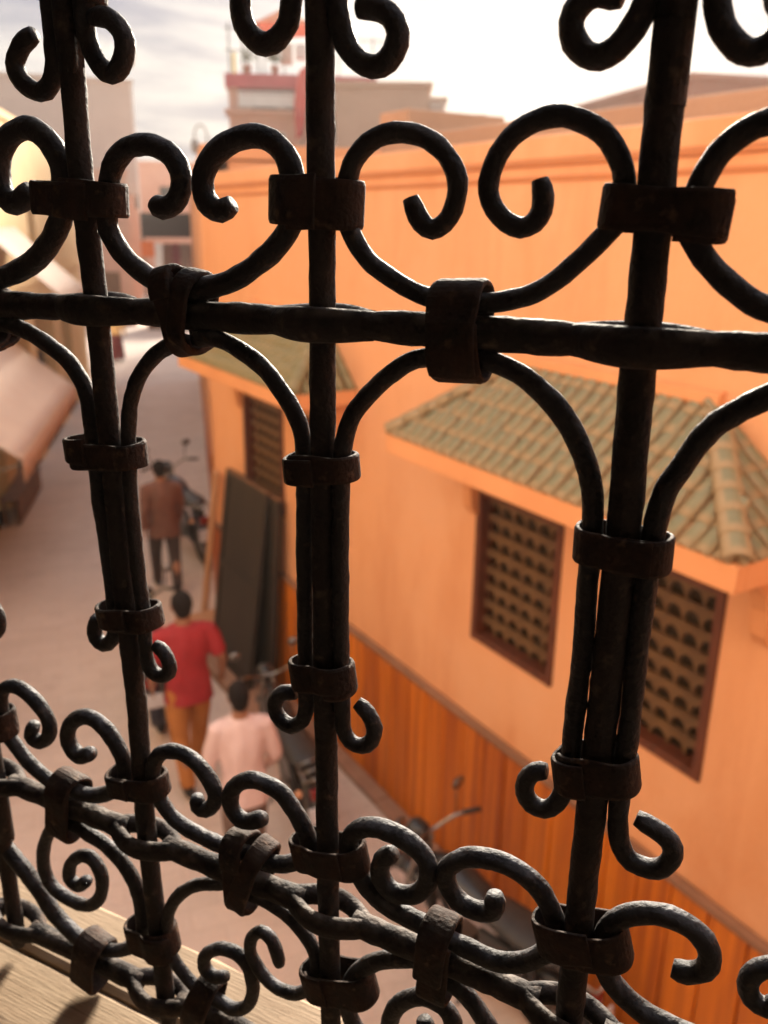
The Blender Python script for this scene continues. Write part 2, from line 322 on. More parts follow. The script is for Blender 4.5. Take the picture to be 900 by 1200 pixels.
# ------------------------------------------------------------------ mesh helpers
class MB:
    def __init__(self):
        self.v = []; self.f = []; self.smooth = False
    def add(self, vs, fs):
        o = len(self.v)
        self.v += [tuple(p) for p in vs]
        self.f += [tuple(i + o for i in q) for q in fs]
        return self
    def box(self, x0, x1, y0, y1, z0, z1):
        vs = [(x, y, z) for x in (x0, x1) for y in (y0, y1) for z in (z0, z1)]
        return self.add(vs, [(0, 1, 3, 2), (4, 6, 7, 5), (0, 4, 5, 1), (2, 3, 7, 6), (0, 2, 6, 4), (1, 5, 7, 3)])
    def prism(self, poly, axis, a0, a1):
        # poly: 2-D outline in the two other axes, extruded along axis
        def p3(p, a):
            return {'x': (a, p[0], p[1]), 'y': (p[0], a, p[1]), 'z': (p[0], p[1], a)}[axis]
        n = len(poly)
        vs = [p3(p, a0) for p in poly] + [p3(p, a1) for p in poly]
        fs = [tuple(range(n)), tuple(range(2 * n - 1, n - 1, -1))]
        fs += [(i, i + n, (i + 1) % n + n, (i + 1) % n) for i in range(n)]
        return self.add(vs, fs)
    def loft(self, rings, cap=True):
        n = len(rings[0]); vs = [p for r in rings for p in r]; fs = []
        for k in range(len(rings) - 1):
            for i in range(n):
                j = (i + 1) % n
                fs.append((k * n + i, k * n + j, (k + 1) * n + j, (k + 1) * n + i))
        if cap:
            fs.append(tuple(range(n - 1, -1, -1)))
            fs.append(tuple((len(rings) - 1) * n + i for i in range(n)))
        return self.add(vs, fs)
    def tube(self, pts, r, seg=8, cap=True, flat=None, jit=0.0):
        pts = [Vector(p) for p in pts]; n = len(pts); rings = []
        rr = r if isinstance(r, (list, tuple)) else [r] * n
        ref = None
        for i, p in enumerate(pts):
            t = (pts[min(i + 1, n - 1)] - pts[max(i - 1, 0)]).normalized()
            if ref is None:
                a = Vector((0, 0, 1)) if abs(t.z) < 0.9 else Vector((1, 0, 0))
                ref = (a - t * a.dot(t)).normalized()
            else:
                ref = (ref - t * ref.dot(t)).normalized()
            b = t.cross(ref)
            q = rr[i]
            ra, rb = q if isinstance(q, (tuple, list)) else (q, q)
            rings.append([p + ref * ra * math.cos(2 * math.pi * k / seg) * (1 + random.uniform(-jit, jit))
                            + b * rb * math.sin(2 * math.pi * k / seg) * (1 + random.uniform(-jit, jit)) for k in range(seg)])
        return self.loft(rings, cap)
    def bar(self, a, b, w, h=None):
        # square bar between two points
        return self.tube([a, b], (w if h is None else (h, w)), 4)
    def ell(self, c, r, seg=12, rings=8):
        cx, cy, cz = c; rx, ry, rz = r
        rs = []
        for k in range(1, rings):
            th = math.pi * k / rings
            rs.append([(cx + rx * math.sin(th) * math.cos(2 * math.pi * i / seg), cy + ry * math.sin(th) * math.sin(2 * math.pi * i / seg),
                        cz - rz * math.cos(th)) for i in range(seg)])
        return self.loft(rs)
    def lathe(self, prof, c, axis='z', seg=16):
        rs = []
        for r, h in prof:
            ring = []
            for i in range(seg):
                a, b = r * math.cos(2 * math.pi * i / seg), r * math.sin(2 * math.pi * i / seg)
                q = {'z': (a, b, h), 'x': (h, a, b), 'y': (a, h, b)}[axis]
                ring.append((c[0] + q[0], c[1] + q[1], c[2] + q[2]))
            rs.append(ring)
        return self.loft(rs)
    def ring(self, c, R0, r, axis='x', seg=24, sec=8):
        vs = []; fs = []
        for i in range(seg):
            a = 2 * math.pi * i / seg
            for k in range(sec):
                b = 2 * math.pi * k / sec
                d = R0 + r * math.cos(b); h = r * math.sin(b)
                u, w = d * math.cos(a), d * math.sin(a)
                q = {'x': (h, u, w), 'y': (u, h, w), 'z': (u, w, h)}[axis]
                vs.append((c[0] + q[0], c[1] + q[1], c[2] + q[2]))
        for i in range(seg):
            for k in range(sec):
                fs.append((i * sec + k, ((i + 1) % seg) * sec + k, ((i + 1) % seg) * sec + (k + 1) % sec, i * sec + (k + 1) % sec))
        return self.add(vs, fs)
    def mesh(self, name, m, smooth=False):
        me = bpy.data.meshes.new(name)
        me.from_pydata(self.v, [], self.f)
        bm = bmesh.new(); bm.from_mesh(me)
        bmesh.ops.recalc_face_normals(bm, faces=bm.faces)
        bm.to_mesh(me); bm.free()
        me.materials.append(m if not isinstance(m, str) else M[m])
        if smooth:
            me.polygons.foreach_set('use_smooth', [True] * len(me.polygons))
        return me
    def build(self, name, m, parent=None, smooth=False, bevel=0.0):
        o = bpy.data.objects.new(name, self.mesh(name, m, smooth))
        col.objects.link(o)
        if parent is not None:
            o.parent = parent
        if bevel:
            b = o.modifiers.new('bevel', 'BEVEL'); b.width = bevel; b.segments = 2; b.limit_method = 'ANGLE'
        return o

def tag(o, label=None, cat=None, group=None, kind=None):
    if label: o['label'] = label
    if cat: o['category'] = cat
    if group: o['group'] = group
    if kind: o['kind'] = kind
    return o

def empty(name, loc=(0, 0, 0), rz=0.0):
    o = bpy.data.objects.new(name, None)
    col.objects.link(o)
    o.location = loc; o.rotation_euler = (0, 0, rz)
    o.empty_display_size = 0.1
    return o

def inst(name, me, parent=None, mw=None):
    o = bpy.data.objects.new(name, me)
    col.objects.link(o)
    if parent is not None: o.parent = parent
    if mw is not None: o.matrix_local = mw
    return o

def copy_tree(o, parent=None):
    c = o.copy(); col.objects.link(c); c.parent = parent
    for ch in list(o.children):
        copy_tree(ch, c)
    return c

def catmull(pts, step):
    P = [Vector(p) for p in pts]
    P = [P[0] * 2 - P[1]] + P + [P[-1] * 2 - P[-2]]
    outp = []
    for i in range(1, len(P) - 2):
        p0, p1, p2, p3 = P[i - 1], P[i], P[i + 1], P[i + 2]
        n = max(2, int((p2 - p1).length / step))
        for k in range(n):
            t = k / n
            outp.append(0.5 * ((2 * p1) + (p2 - p0) * t + (2 * p0 - 5 * p1 + 4 * p2 - p3) * t * t + (3 * p1 - p0 - 3 * p2 + p3) * t ** 3))
    outp.append(P[-2])
    return outp

def faced(pts, holes, a0, a1, z0, z1, depth):
    """wall sheet in the local y-z plane at x=0 with rectangular openings and reveals going to +x"""
    mb = MB()
    ys = sorted({a0, a1, *[h[0] for h in holes], *[h[1] for h in holes]})
    zs = sorted({z0, z1, *[h[2] for h in holes], *[h[3] for h in holes]})
    for i in range(len(ys) - 1):
        for k in range(len(zs) - 1):
            ym, zm = (ys[i] + ys[i + 1]) / 2, (zs[k] + zs[k + 1]) / 2
            if any(h[0] < ym < h[1] and h[2] < zm < h[3] for h in holes): continue
            mb.add([(0, ys[i], zs[k]), (0, ys[i + 1], zs[k]), (0, ys[i + 1], zs[k + 1]), (0, ys[i], zs[k + 1])], [(0, 1, 2, 3)])
    for (y0, y1, q0, q1) in holes:
        c = [(y0, q0), (y1, q0), (y1, q1), (y0, q1)]
        for i in range(4):
            p, q = c[i], c[(i + 1) % 4]
            mb.add([(0, p[0], p[1]), (0, q[0], q[1]), (depth, q[0], q[1]), (depth, p[0], p[1])], [(0, 1, 2, 3)])
    return mb

# ================================================================== THE SETTING
MB().add([(-400, -400, 0), (400, -400, 0), (400, 400, 0), (-400, 400, 0)], [(0, 1, 2, 3)]).build('street', 'street')
tag(bpy.data.objects['street'], kind='structure')
kb = MB()
for k in range(14):
    y0 = -1.6 + k * 0.75
    kb.box(3.17, 3.31, y0, y0 + 0.738, 0.004, 0.055 + random.uniform(-0.004, 0.004))
tag(kb.build('kerb', 'kerb', bevel=0.006), kind='structure')

# ------------------------------------------------------------------ the room behind the window (window frame axes: x right, y out, z up)
GA = R(-58.58)
GX, GN = Vector((math.cos(GA), math.sin(GA), 0)), Vector((-math.sin(GA), math.cos(GA), 0))
SILL_Z = CAM_Z - 0.587
WORIGIN = GN * 0.38 + Vector((0, 0, SILL_Z))
def in_window(o):
    o.location = WORIGIN; o.rotation_euler = (0, 0, GA)
    return o
OX0, OX1, OZ1 = -0.80, 0.34, 1.45           # window opening
fw = MB()
fw.box(-3.6, OX0, -0.13, 0.05, -SILL_Z, 2.4)
fw.box(OX1, 3.0, -0.13, 0.05, -SILL_Z, 2.4)
fw.box(OX0, OX1, -0.13, 0.05, OZ1, 2.4)
fw.box(OX0, OX1, -0.13, 0.05, -SILL_Z, -0.06)
tag(in_window(fw.build('wall_window', 'room')), kind='structure')
tag(in_window(MB().box(-3.6, 3.0, -3.6, -0.133, -1.15, -1.05).build('room_floor', 'room')), kind='structure')
tag(in_window(MB().box(-3.6, 3.0, -3.6, -0.133, 1.9, 2.0).build('room_ceiling', 'room')), kind='structure')
tag(in_window(MB().box(-3.6, 3.0, -3.7, -3.602, -1.05, 1.9).build('wall_back', 'room')), kind='structure')
tag(in_window(MB().box(-3.7, -3.602, -3.6, -0.133, -1.05, 1.9).build('wall_left', 'room')), kind='structure')
tag(in_window(MB().box(3.002, 3.1, -3.6, -0.133, -1.05, 1.9).build('wall_right', 'room')), kind='structure')

fo = MB()  # unseen outer skin, pale and enlarged to bounce sun across the street
fo.box(-6.0, OX0, 0.052, 0.062, -SILL_Z, 3.2)
fo.box(OX1, 4.6, 0.052, 0.062, -SILL_Z, 3.2)
fo.box(OX0, OX1, 0.052, 0.062, OZ1, 3.2)
fo.box(OX0, OX1, 0.052, 0.0605, -SILL_Z, -0.06)
tag(in_window(fo.build('bounce_facade', 'facade')), kind='structure')

sill = in_window(empty('window_sill'))
tag(sill, 'pale weathered wooden window sill under the iron grille', 'sill')
def sill_board(y0, y1, z1, seed):
    random.seed(seed)
    mb = MB(); n = 46; rings = []
    for i in range(n + 1):
        x = OX0 + 0.004 + (OX1 - OX0 - 0.008) * i / n
        j = lambda a: random.uniform(-a, a)
        rings.append([(x, y0 + j(.0006), z1 - 0.032), (x, y0 + j(.0008), z1 - 0.004 + j(.0004)), (x, y0 + 0.004, z1 + j(.0006)),
                      (x, (y0 + y1) / 2, z1 + 0.0008 + j(.0003)), (x, y1 - 0.006, z1 + j(.0002)), (x, y1 + j(.001), z1 - 0.006 + j(.001)), (x, y1 + j(.001), z1 - 0.034)])
    return mb.loft(rings).build('plank', 'sill', sill, smooth=False)
sill_board(0.0050, 0.072, -0.001, 3)
sill_board(-0.105, 0.0040, -0.0025, 4)
sill_board(-0.215, -0.108, -0.006, 5)

# ------------------------------------------------------------------ orange house across the street
oh = empty('orange_house', (3.35, 0, 0))
tag(oh, 'long orange rendered house with tiled canopies over latticed windows', 'house')
WIN = [(2.30, 3.08), (3.40, 4.20), (6.02, 6.80), (7.12, 8.04)]
WZ0, WZ1 = 1.93, 3.0
H1 = 4.93
faced(None, [(a, b, WZ0, WZ1) for a, b in WIN], -4.0, 8.95, 0.0, H1, 0.16).build('wall', 'wall', oh)
body = MB()
body.add([(0, 8.95, 0), (8, 8.95, 0), (8, 8.95, H1), (0, 8.95, H1)], [(0, 1, 2, 3)])
body.add([(0, -4, 0), (8, -4, 0), (8, -4, H1), (0, -4, H1)], [(0, 1, 2, 3)])
body.add([(0.2, -4, 0), (0.2, 8.95, 0), (0.2, 8.95, H1), (0.2, -4, H1)], [(0, 1, 2, 3)])
body.build('end_wall', 'wall', oh)
MB().box(-0.01, 8, -4.0, 8.96, H1, 5.055).build('parapet', 'wall', oh, bevel=0.012)
mo = MB()
mo.prism([(-0.002, 4.82), (-0.015, 4.83), (-0.018, 4.845), (-0.002, 4.85)], 'y', -4.0, 8.97)
mo.prism([(-0.002, 4.895), (-0.028, 4.905), (-0.032, 4.925), (-0.012, 4.93)], 'y', -4.0, 8.97)
mo.build('moulding', 'mould', oh)
us = MB().box(1.75, 8, -4.0, 8.3, 5.055, 5.43)
us.build('upper_storey', 'upper', oh, bevel=0.015)
MB().box(2.1, 3.4, 8.32, 8.9, 5.055, 5.75).build('stair_head', 'upper', oh, bevel=0.015)
MB().box(-0.055, -0.002, -4.0, 8.965, 1.285, 1.335).build('ledge', 'ledge', oh, bevel=0.01)
# boards of the lower wall
bw = 0.232
bm_ = [MB().prism([(-0.024, 0.005), (-0.034, 0.014), (-0.034, bw - 0.014), (-0.024, bw - 0.005), (-0.003, bw - 0.002), (-0.003, 0.002)], 'z', 0.0, h).mesh('board', 'board') for h in (1.283, 1.282)]
y = -0.9
k = 0
while y < 8.85:
    inst('board', bm_[k % 2], oh, Matrix.Translation((random.uniform(-0.004, 0.004), y, 0.001)))
    y += bw; k += 1

# windows with turned wooden lattice
def rail_mesh(w, cols, h, first):
    """horizontal rail with scalloped arches hanging beneath it"""
    cw = w / cols; poly = [(0, h), (0, 0)]
    for c in range(cols):
        a0 = c * cw
        for t in range(1, 8):
            an = math.pi * t / 8
            poly.append((a0 + cw / 2 - math.cos(an) * cw * 0.36, -0.028 + math.sin(an) * 0.034))
        poly.append((a0 + cw, -0.055 if c < cols - 1 else 0.0))
    poly.append((w, h))
    return MB().prism(poly, 'x', 0.055, 0.085).mesh('rail', 'lattice')
for (a, b) in WIN:
    wn = empty('window', (0, 0, 0)); wn.parent = oh
    fr = MB(); t = 0.05
    fr.box(-0.018, 0.10, a + 0.002, a + t, WZ0 + 0.002, WZ1 - 0.002)
    fr.box(-0.018, 0.10, b - t, b - 0.002, WZ0 + 0.002, WZ1 - 0.002)
    fr.box(-0.016, 0.10, a + t, b - t, WZ0 + 0.002, WZ0 + t)
    fr.box(-0.016, 0.10, a + t, b - t, WZ1 - t, WZ1 - 0.002)
    fr.build('frame', 'frame', wn, bevel=0.006)
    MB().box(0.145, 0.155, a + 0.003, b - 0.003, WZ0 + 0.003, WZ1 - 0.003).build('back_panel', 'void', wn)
    w = b - a - 2 * t; cols = 6; rows = 8
    rm = rail_mesh(w, cols, 0.052, False)
    for r_ in range(1, rows + 1):
        inst('rail', rm, wn, Matrix.Translation((0, a + t, WZ0 + t + (WZ1 - WZ0 - 2 * t) * r_ / rows - 0.054)))
    sp = MB()
    prof = []
    for r_ in range(rows):
        z0 = (WZ1 - WZ0 - 2 * t) * r_ / rows; dz = (WZ1 - WZ0 - 2 * t) / rows
        prof += [(0.009, z0 + 0.002), (0.016, z0 + dz * .12), (0.010, z0 + dz * .2), (0.019, z0 + dz * .42), (0.010, z0 + dz * .6), (0.014, z0 + dz * .72), (0.009, z0 + dz - 0.004)]
    sp.lathe(prof, (0, 0, 0), 'z', 6)
    spm = sp.mesh('spindle', 'lattice', True)
    for c in range(1, cols):
        inst('spindle', spm, wn, Matrix.Translation((0.07, a + t + w * c / cols, WZ0 + t)))

# barrel-tiled canopies
def barrel(r0, r1, ln, th, seg=7):
    mb = MB(); vs = []; fs = []
    for (yy, r) in ((0, r0), (ln, r1)):
        for rr in (r, r - th):
            for i in range(seg):
                an = math.pi * i / (seg - 1)
                vs.append((rr * math.cos(an), yy, rr * math.sin(an) * 0.86))
    n = seg
    for i in range(n - 1):
        fs.append((i, i + 1, 2 * n + i + 1, 2 * n + i))          # outer
        fs.append((i, n + i, n + i + 1, i + 1))                  # front lip
    fs.append((0, 2 * n, 3 * n, n)); fs.append((n - 1, 2 * n - 1, 4 * n - 1, 3 * n - 1))
    mb.add(vs, fs)
    return mb
TILE = barrel(0.043, 0.036, 0.168, 0.011).mesh('tile', 'tile_one', True)
CAPT = barrel(0.066, 0.055, 0.15, 0.014).mesh('ridge_tile', 'tile_one', True)
EX, EZ, RX, RZ = -0.55, 3.378, -0.003, 3.83
def canopy(y0, y1, single, hip0=0.6, hip1=0.55):
    dk = MB()
    A, B = (EX, y0, EZ), (EX, y1, EZ); Cc, Dd = (RX, y1 - hip1, RZ), (RX, y0 + hip0, RZ)
    E, F = (RX, y0, EZ), (RX, y1, EZ)
    dk.add([A, B, Cc, Dd, E, F], [(0, 1, 2, 3), (0, 3, 4), (1, 5, 2), (0, 4, 5, 1)])
    cp = dk.build('canopy', 'deck', oh)
    fa = MB()
    fa.box(EX - 0.03, EX + 0.035, y0 - 0.03, y1 + 0.03, EZ - 0.125, EZ - 0.006)
    fa.box(EX + 0.035, -0.002, y0 - 0.03, y0 + 0.035, EZ - 0.125, EZ - 0.006)
    fa.box(EX + 0.035, -0.002, y1 - 0.035, y1 + 0.03, EZ - 0.125, EZ - 0.006)
    fa.build('fascia', 'fascia', cp, bevel=0.008)
    MB().box(EX + 0.036, -0.003, y0 + 0.036, y1 - 0.036, EZ - 0.10, EZ - 0.07).build('soffit', 'fascia', cp)
    MB().prism([(-0.002, RZ - 0.03), (-0.05, RZ + 0.01), (-0.045, RZ + 0.06), (-0.002, RZ + 0.075)], 'y', y0 + hip0 - 0.05, y1 - hip1 + 0.05).build('ridge_fillet', 'fascia', cp)
    br = [(-0.002, EZ - 0.11), (-0.40, EZ - 0.11), (-0.40, EZ - 0.17), (-0.30, EZ - 0.18), (-0.20, EZ - 0.22), (-0.13, EZ - 0.29), (-0.09, EZ - 0.38), (-0.08, EZ - 0.50), (-0.04, EZ - 0.56), (-0.002, EZ - 0.56)]
    for yb in (y0 + 0.12, y1 - 0.22):
        MB().prism(br, 'y', yb, yb + 0.09).build('bracket', 'fascia', cp, bevel=0.006)
    run, rise = RX - EX, RZ - EZ
    L = math.hypot(run, rise); pitch_ = math.atan2(rise, run)
    spots = []
    # front slope: tile axis (local y) climbs towards +x
    sp = 0.0885; n = int((y1 - y0 - 0.1) / sp)
    for c in range(n + 1):
        yy = y0 + 0.05 + (y1 - y0 - 0.1) * c / n
        for r_ in range(6):
            d = -0.03 + r_ * 0.128
            tt = (d + 0.08) / L
            if tt > 1.02 or not (y0 + hip0 * tt - 0.01 < yy < y1 - hip1 * tt + 0.01): continue
            m = Matrix.Translation((EX + d * math.cos(pitch_), yy + random.uniform(-.004, .004), EZ + d * math.sin(pitch_) + 0.004 + 0.002 * (r_ % 2))) \
                @ Matrix.Rotation(R(-90), 4, 'Z') @ Matrix.Rotation(pitch_, 4, 'X') @ Matrix.Rotation(random.uniform(-.07, .07), 4, 'Z') @ Matrix.Rotation(random.uniform(-.03, .03), 4, 'X')
            spots.append((TILE, m))
    # hipped ends
    for (ye, hip, sgn) in ((y0, hip0, 1), (y1, hip1, -1)):
        Lh = math.hypot(hip, rise); ph = math.atan2(rise, hip)
        m_ = int((run - 0.06) / sp)
        for c in range(m_ + 1):
            xx = EX + 0.05 + (run - 0.08) * c / m_
            for r_ in range(6):
                d = -0.03 + r_ * 0.128
                tt = (d + 0.08) / Lh
                if xx < EX + run * tt: continue
                m = Matrix.Translation((xx, ye + sgn * d * math.cos(ph), EZ + d * math.sin(ph) + 0.004)) @ Matrix.Rotation(0 if sgn > 0 else math.pi, 4, 'Z') @ Matrix.Rotation(ph, 4, 'X')
                spots.append((TILE, m))
        p0 = Vector((EX, ye, EZ)); p1 = Vector((RX, ye + sgn * hip, RZ))
        dr = (p1 - p0); nL = dr.length; q = dr.to_track_quat('Y', 'Z').to_matrix().to_4x4()
        for j in range(int(nL / 0.118)):
            spots.append((CAPT, Matrix.Translation(p0 + dr * ((j * 0.118 - 0.02) / nL) + Vector((0, 0, 0.016))) @ q))
    if single:
        for me, m in spots:
            inst(me.name, me, cp, m)
    else:                                    # the far canopy: its tiles are too small to pick apart
        bm = bmesh.new()
        for me, m in spots:
            b2 = bmesh.new(); b2.from_mesh(me); b2.transform(m)
            tmp = bpy.data.meshes.new('t'); b2.to_mesh(tmp); b2.free(); bm.from_mesh(tmp); bpy.data.meshes.remove(tmp)
        me = bpy.data.meshes.new('tiles'); bm.to_mesh(me); bm.free(); me.materials.clear(); me.materials.append(M['tile'])
        me.polygons.foreach_set('use_smooth', [True] * len(me.polygons))
        o = inst('tiles', me, cp); o['kind'] = 'stuff'
canopy(1.91, 4.39, True)
canopy(5.8, 8.22, False, 0.5)

# ------------------------------------------------------------------ house beyond the corner, along the bend
BEND = math.atan(0.35)
nh = empty('corner_house', (3.42, 9.0, 0), -BEND)
tag(nh, 'orange-pink house beyond the corner where the street bends', 'house')
holes = [(2.0, 3.2, 0.0, 2.3), (5.2, 6.2, 1.4, 2.6), (8.5, 9.7, 0.0, 2.3), (11.5, 12.5, 1.4, 2.6)]
faced(None, holes, 0.0, 17.5, 0.0, 5.2, 0.2).build('wall', 'wall', nh)
MB().box(0.25, 6, 0.0, 17.5, 0.0, 5.18).build('body', 'wall', nh)
MB().box(-0.03, 6, -0.02, 17.52, 5.2, 5.34).build('parapet', 'wall', nh, bevel=0.01)
for (a, b, z0, z1) in holes:
    if z0 == 0:
        MB().box(0.12, 0.17, a + 0.002, b - 0.002, 0.002, z1 - 0.002).build('door', 'frame', nh)
    else:
        w_ = MB().box(0.10, 0.15, a + 0.002, b - 0.002, z0 + 0.002, z1 - 0.002).build('window', 'glass', nh)
        fr = MB()
        for q in (a + 0.03, (a + b) / 2, b - 0.03): fr.box(0.06, 0.098, q - 0.025, q + 0.025, z0 + 0.003, z1 - 0.003)
        fr.build('frame', 'frame', w_)
MB().box(-0.03, -0.002, 0.0, 1.95, 0.0, 1.25).build('dado', 'board', nh)
MB().box(-0.03, -0.002, 3.25, 8.45, 0.0, 1.25).build('dado', 'board', nh)

# ------------------------------------------------------------------ cream house on the left with shops
LB = math.atan(0.36)
lh = empty('cream_house', (-1.19, 6.0, 0), -LB)
tag(lh, 'sunlit cream house with shop openings on the left of the street', 'house')
# local: x towards the street, y along it; facade faces +x so the sheet is mirrored
holes = [(1.2, 3.0, 0.0, 2.4), (5.6, 9.4, 0.0, 2.4), (10.2, 12.6, 0.0, 2.9), (13.4, 15.8, 0.0, 2.9), (17.0, 18.6, 0.0, 2.7), (6.4, 7.3, 4.0, 5.1), (13.9, 14.8, 4.1, 5.2), (17.6, 18.5, 4.1, 5.2)]
wl = faced(None, holes, 0.0, 21.6, 0.0, 6.25, 0.5)
wl.v = [(-x, y, z) for x, y, z in wl.v]
wl.build('wall', 'cream', lh)
bd = MB()
bd.box(-6, -0.9, 0.0, 21.6, 0.0, 6.23)
bd.build('body', 'cream', lh)
MB().box(-6, 0.06, -0.03, 21.63, 6.25, 6.40).build('parapet', 'cream', lh, bevel=0.02)
MB().box(0.002, 0.05, 0.0, 21.6, 3.35, 3.47).build('string_course', 'cream', lh, bevel=0.01)
for (a, b, z0, z1) in holes:
    if z0 == 0:
        MB().box(-0.55, -0.505, a + 0.002, b - 0.002, 0.002, z1 - 0.002).build('shop_front', 'brownwood', lh)
        sh = MB()
        for zz in (0.5, 1.0, 1.5, 2.0):
            sh.box(-0.49, -0.2, a + 0.05, b - 0.05, zz, zz + 0.03)
        sh.build('shelf', 'brownwood', lh)
        jr = MB()
        for zz in (0.53, 1.03, 1.53):
            yy = a + 0.15
            while yy < b - 0.2:
                hh = random.uniform(0.15, 0.34); ww = random.uniform(0.06, 0.14)
                jr.box(-0.45, -0.25, yy, yy + ww, zz + 0.002, zz + hh); yy += ww + random.uniform(0.03, 0.12)
        o = jr.build('goods', 'darktr', lh); o['kind'] = 'stuff'
    else:
        w_ = MB().box(-0.25, -0.2, a + 0.002, b - 0.002, z0 + 0.002, z1 - 0.002).build('window', 'glass', lh)
        fr = MB()
        for q in (a + 0.03, (a + b) / 2, b - 0.03): fr.box(-0.198, -0.15, q - 0.025, q + 0.025, z0 + 0.003, z1 - 0.003)
        fr.build('frame', 'frame', w_)

def awning(y0, y1, x1, z1, zb, val, m1, m2, label):
    a = empty('awning', lh.matrix_basis @ Vector((0.06, (y0 + y1) / 2, zb)), -LB)
    tag(a, label, 'awning', 'awnings over the shops on the left')
    yc = (y0 + y1) / 2; h = (y1 - y0) / 2; dz = zb - z1
    n = 24; mx_ = 6; vs = []; fs = []
    for i in range(n + 1):
        for k in range(mx_ + 1):
            t = k / mx_
            vs.append((0.0 + (x1 - 0.06) * t, -h + 2 * h * i / n, -dz * t - 0.018 * math.sin(math.pi * t) - 0.008 * t * abs(math.sin(math.pi * i / 6))))
    for i in range(n):
        for k in range(mx_):
            p = i * (mx_ + 1) + k
            fs.append((p, p + 1, p + mx_ + 2, p + mx_ + 1))
    o = MB().add(vs, fs).build('canvas', m1, a, smooth=True)
    s = o.modifiers.new('thickness', 'SOLIDIFY'); s.thickness = 0.008
    xe = x1 - 0.06
    vs = []; fs = []
    for i in range(n + 1):
        yy = -h + 2 * h * i / n
        ww = 0.006 * math.sin(i * 1.9)
        vs += [(xe + 0.012, yy, -dz + 0.005), (xe + 0.012 + ww, yy, -dz - val * 0.5), (xe + 0.014 - ww, yy, -dz - val - 0.012 * (i % 2))]
    for i in range(n):
        for k in range(2):
            fs.append((i * 3 + k, i * 3 + k + 1, i * 3 + k + 4, i * 3 + k + 3))
    o = MB().add(vs, fs).build('valance', m2, a, smooth=True)
    s = o.modifiers.new('thickness', 'SOLIDIFY'); s.thickness = 0.006
    MB().tube([(xe - 0.012, -h - 0.02, -dz - 0.045), (xe - 0.012, h + 0.02, -dz - 0.045)], 0.016, 8).build('rail', 'steel', a)
    for yy in (-h + 0.08, h - 0.08):
        MB().tube([(-0.03, yy, -dz - 0.35), (xe - 0.012, yy, -dz - 0.06)], 0.014, 8).build('arm', 'steel', a)
    return a
awning(5.06, 9.98, 1.10, 1.95, 2.82, 0.27, 'canvas', 'valance', 'large pale pink canvas awning nearest on the left with tan valance')
awning(9.4, 12.1, 1.14, 3.42, 4.45, 0.06, 'canvas2', 'canvas2', 'smaller grey-white awning higher up the street on the cream house')

st_ = empty('shop_counter', lh.matrix_basis @ Vector((0.17, 9.5, 0)), -LB)
tag(st_, 'low dark brown shop counter in the shade of the pink awning', 'counter')
MB().box(-0.15, 0.15, -1.0, 1.0, 0.40, 0.44).build('top', 'brownwood', st_, bevel=0.01)
for k in range(4):
    MB().box(0.115, 0.14, -0.99 + k * 0.497, -0.99 + k * 0.497 + 0.485, 0.05, 0.398).build('panel', 'brownwood', st_, bevel=0.006)
for yy in (-0.92, 0.92):
    for xx in (-0.11, 0.08):
        MB().box(xx - 0.025, xx + 0.025, yy - 0.025, yy + 0.025, 0.0, 0.398).build('leg', 'brownwood', st_)

# ------------------------------------------------------------------ far buildings
def far(name, T_, S_, az, label, cat='building', group=None):
    o = empty(name, (T_, S_, 0), -(R(az) + R(32.05)))
    return tag(o, label, cat, group)
def win_part(par, x0, x1, z0, z1, yf=0.0, bars=(2, 2), fm='frame'):
    w_ = MB().box(x0, x1, yf - 0.02, yf - 0.004, z0, z1).build('window', 'glass', par)
    fr = MB(); t = 0.05
    for q in range(bars[0] + 1):
        xx = x0 + (x1 - x0) * q / bars[0]; fr.box(xx - t / 2, xx + t / 2, yf - 0.06, yf - 0.022, z0 - t / 2, z1 + t / 2)
    for q in range(bars[1] + 1):
        zz = z0 + (z1 - z0) * q / bars[1]; fr.box(x0 + t / 2, x1 - t / 2, yf - 0.055, yf - 0.022, zz - t / 2, zz + t / 2)
    fr.build('frame', fm, w_)
    return w_
# roof-terrace house with red fascia
pb = far('terrace_house', 15.45, 31.4, -5.85, 'pink house with red banded roof terrace and white balcony railing')
MB().box(-2.3, 3.0, 0.0, 7, 0, 8.35).build('wall', 'pinkr', pb)
MB().box(-2.45, 3.1, -0.35, 7, 8.352, 8.46).build('balcony_slab', 'pinkr', pb)
MB().box(-2.3, -1.95, 0.0, 0.4, 8.46, 9.2).build('pillar', 'pinkr', pb)
MB().box(1.55, 1.85, 0.0, 0.4, 8.46, 9.2).build('pillar', 'pinkr', pb)
MB().box(-2.2, 3.0, 2.2, 7, 8.46, 9.2).build('terrace_room', 'greyr', pb)
for x0 in (-1.5, -0.2, 2.0):
    win_part(pb, x0, x0 + 0.9, 8.5, 9.1, 2.2)
MB().box(-2.4, 3.1, -0.1, 7, 9.202, 9.66).build('fascia', 'redp', pb)
rl = MB().box(-1.95, 3.05, -0.33, -0.29, 9.0, 9.05).box(-1.95, 3.05, -0.33, -0.29, 8.55, 8.6)
rl.build('railing', 'white', pb)
bm2 = MB().box(-0.03, 0.03, -0.325, -0.295, 8.6, 9.0).mesh('baluster', 'white')
for k in range(34):
    inst('baluster', bm2, pb, Matrix.Translation((-1.9 + k * 0.148, 0, 0)))
MB().box(-1.9, 1.2, -0.288, -0.27, 8.6, 8.95).build('railing_panel', 'white', pb)
MB().box(-2.12, -1.98, -0.08, 0.1, 9.662, 10.35).build('post', 'yellow', pb)
win_part(pb, 1.2, 2.8, 7.35, 8.2, 0.0, (4, 2), 'white')
win_part(pb, -1.4, -0.3, 6.4, 7.7, 0.0, (2, 2), 'white')
sc = MB()
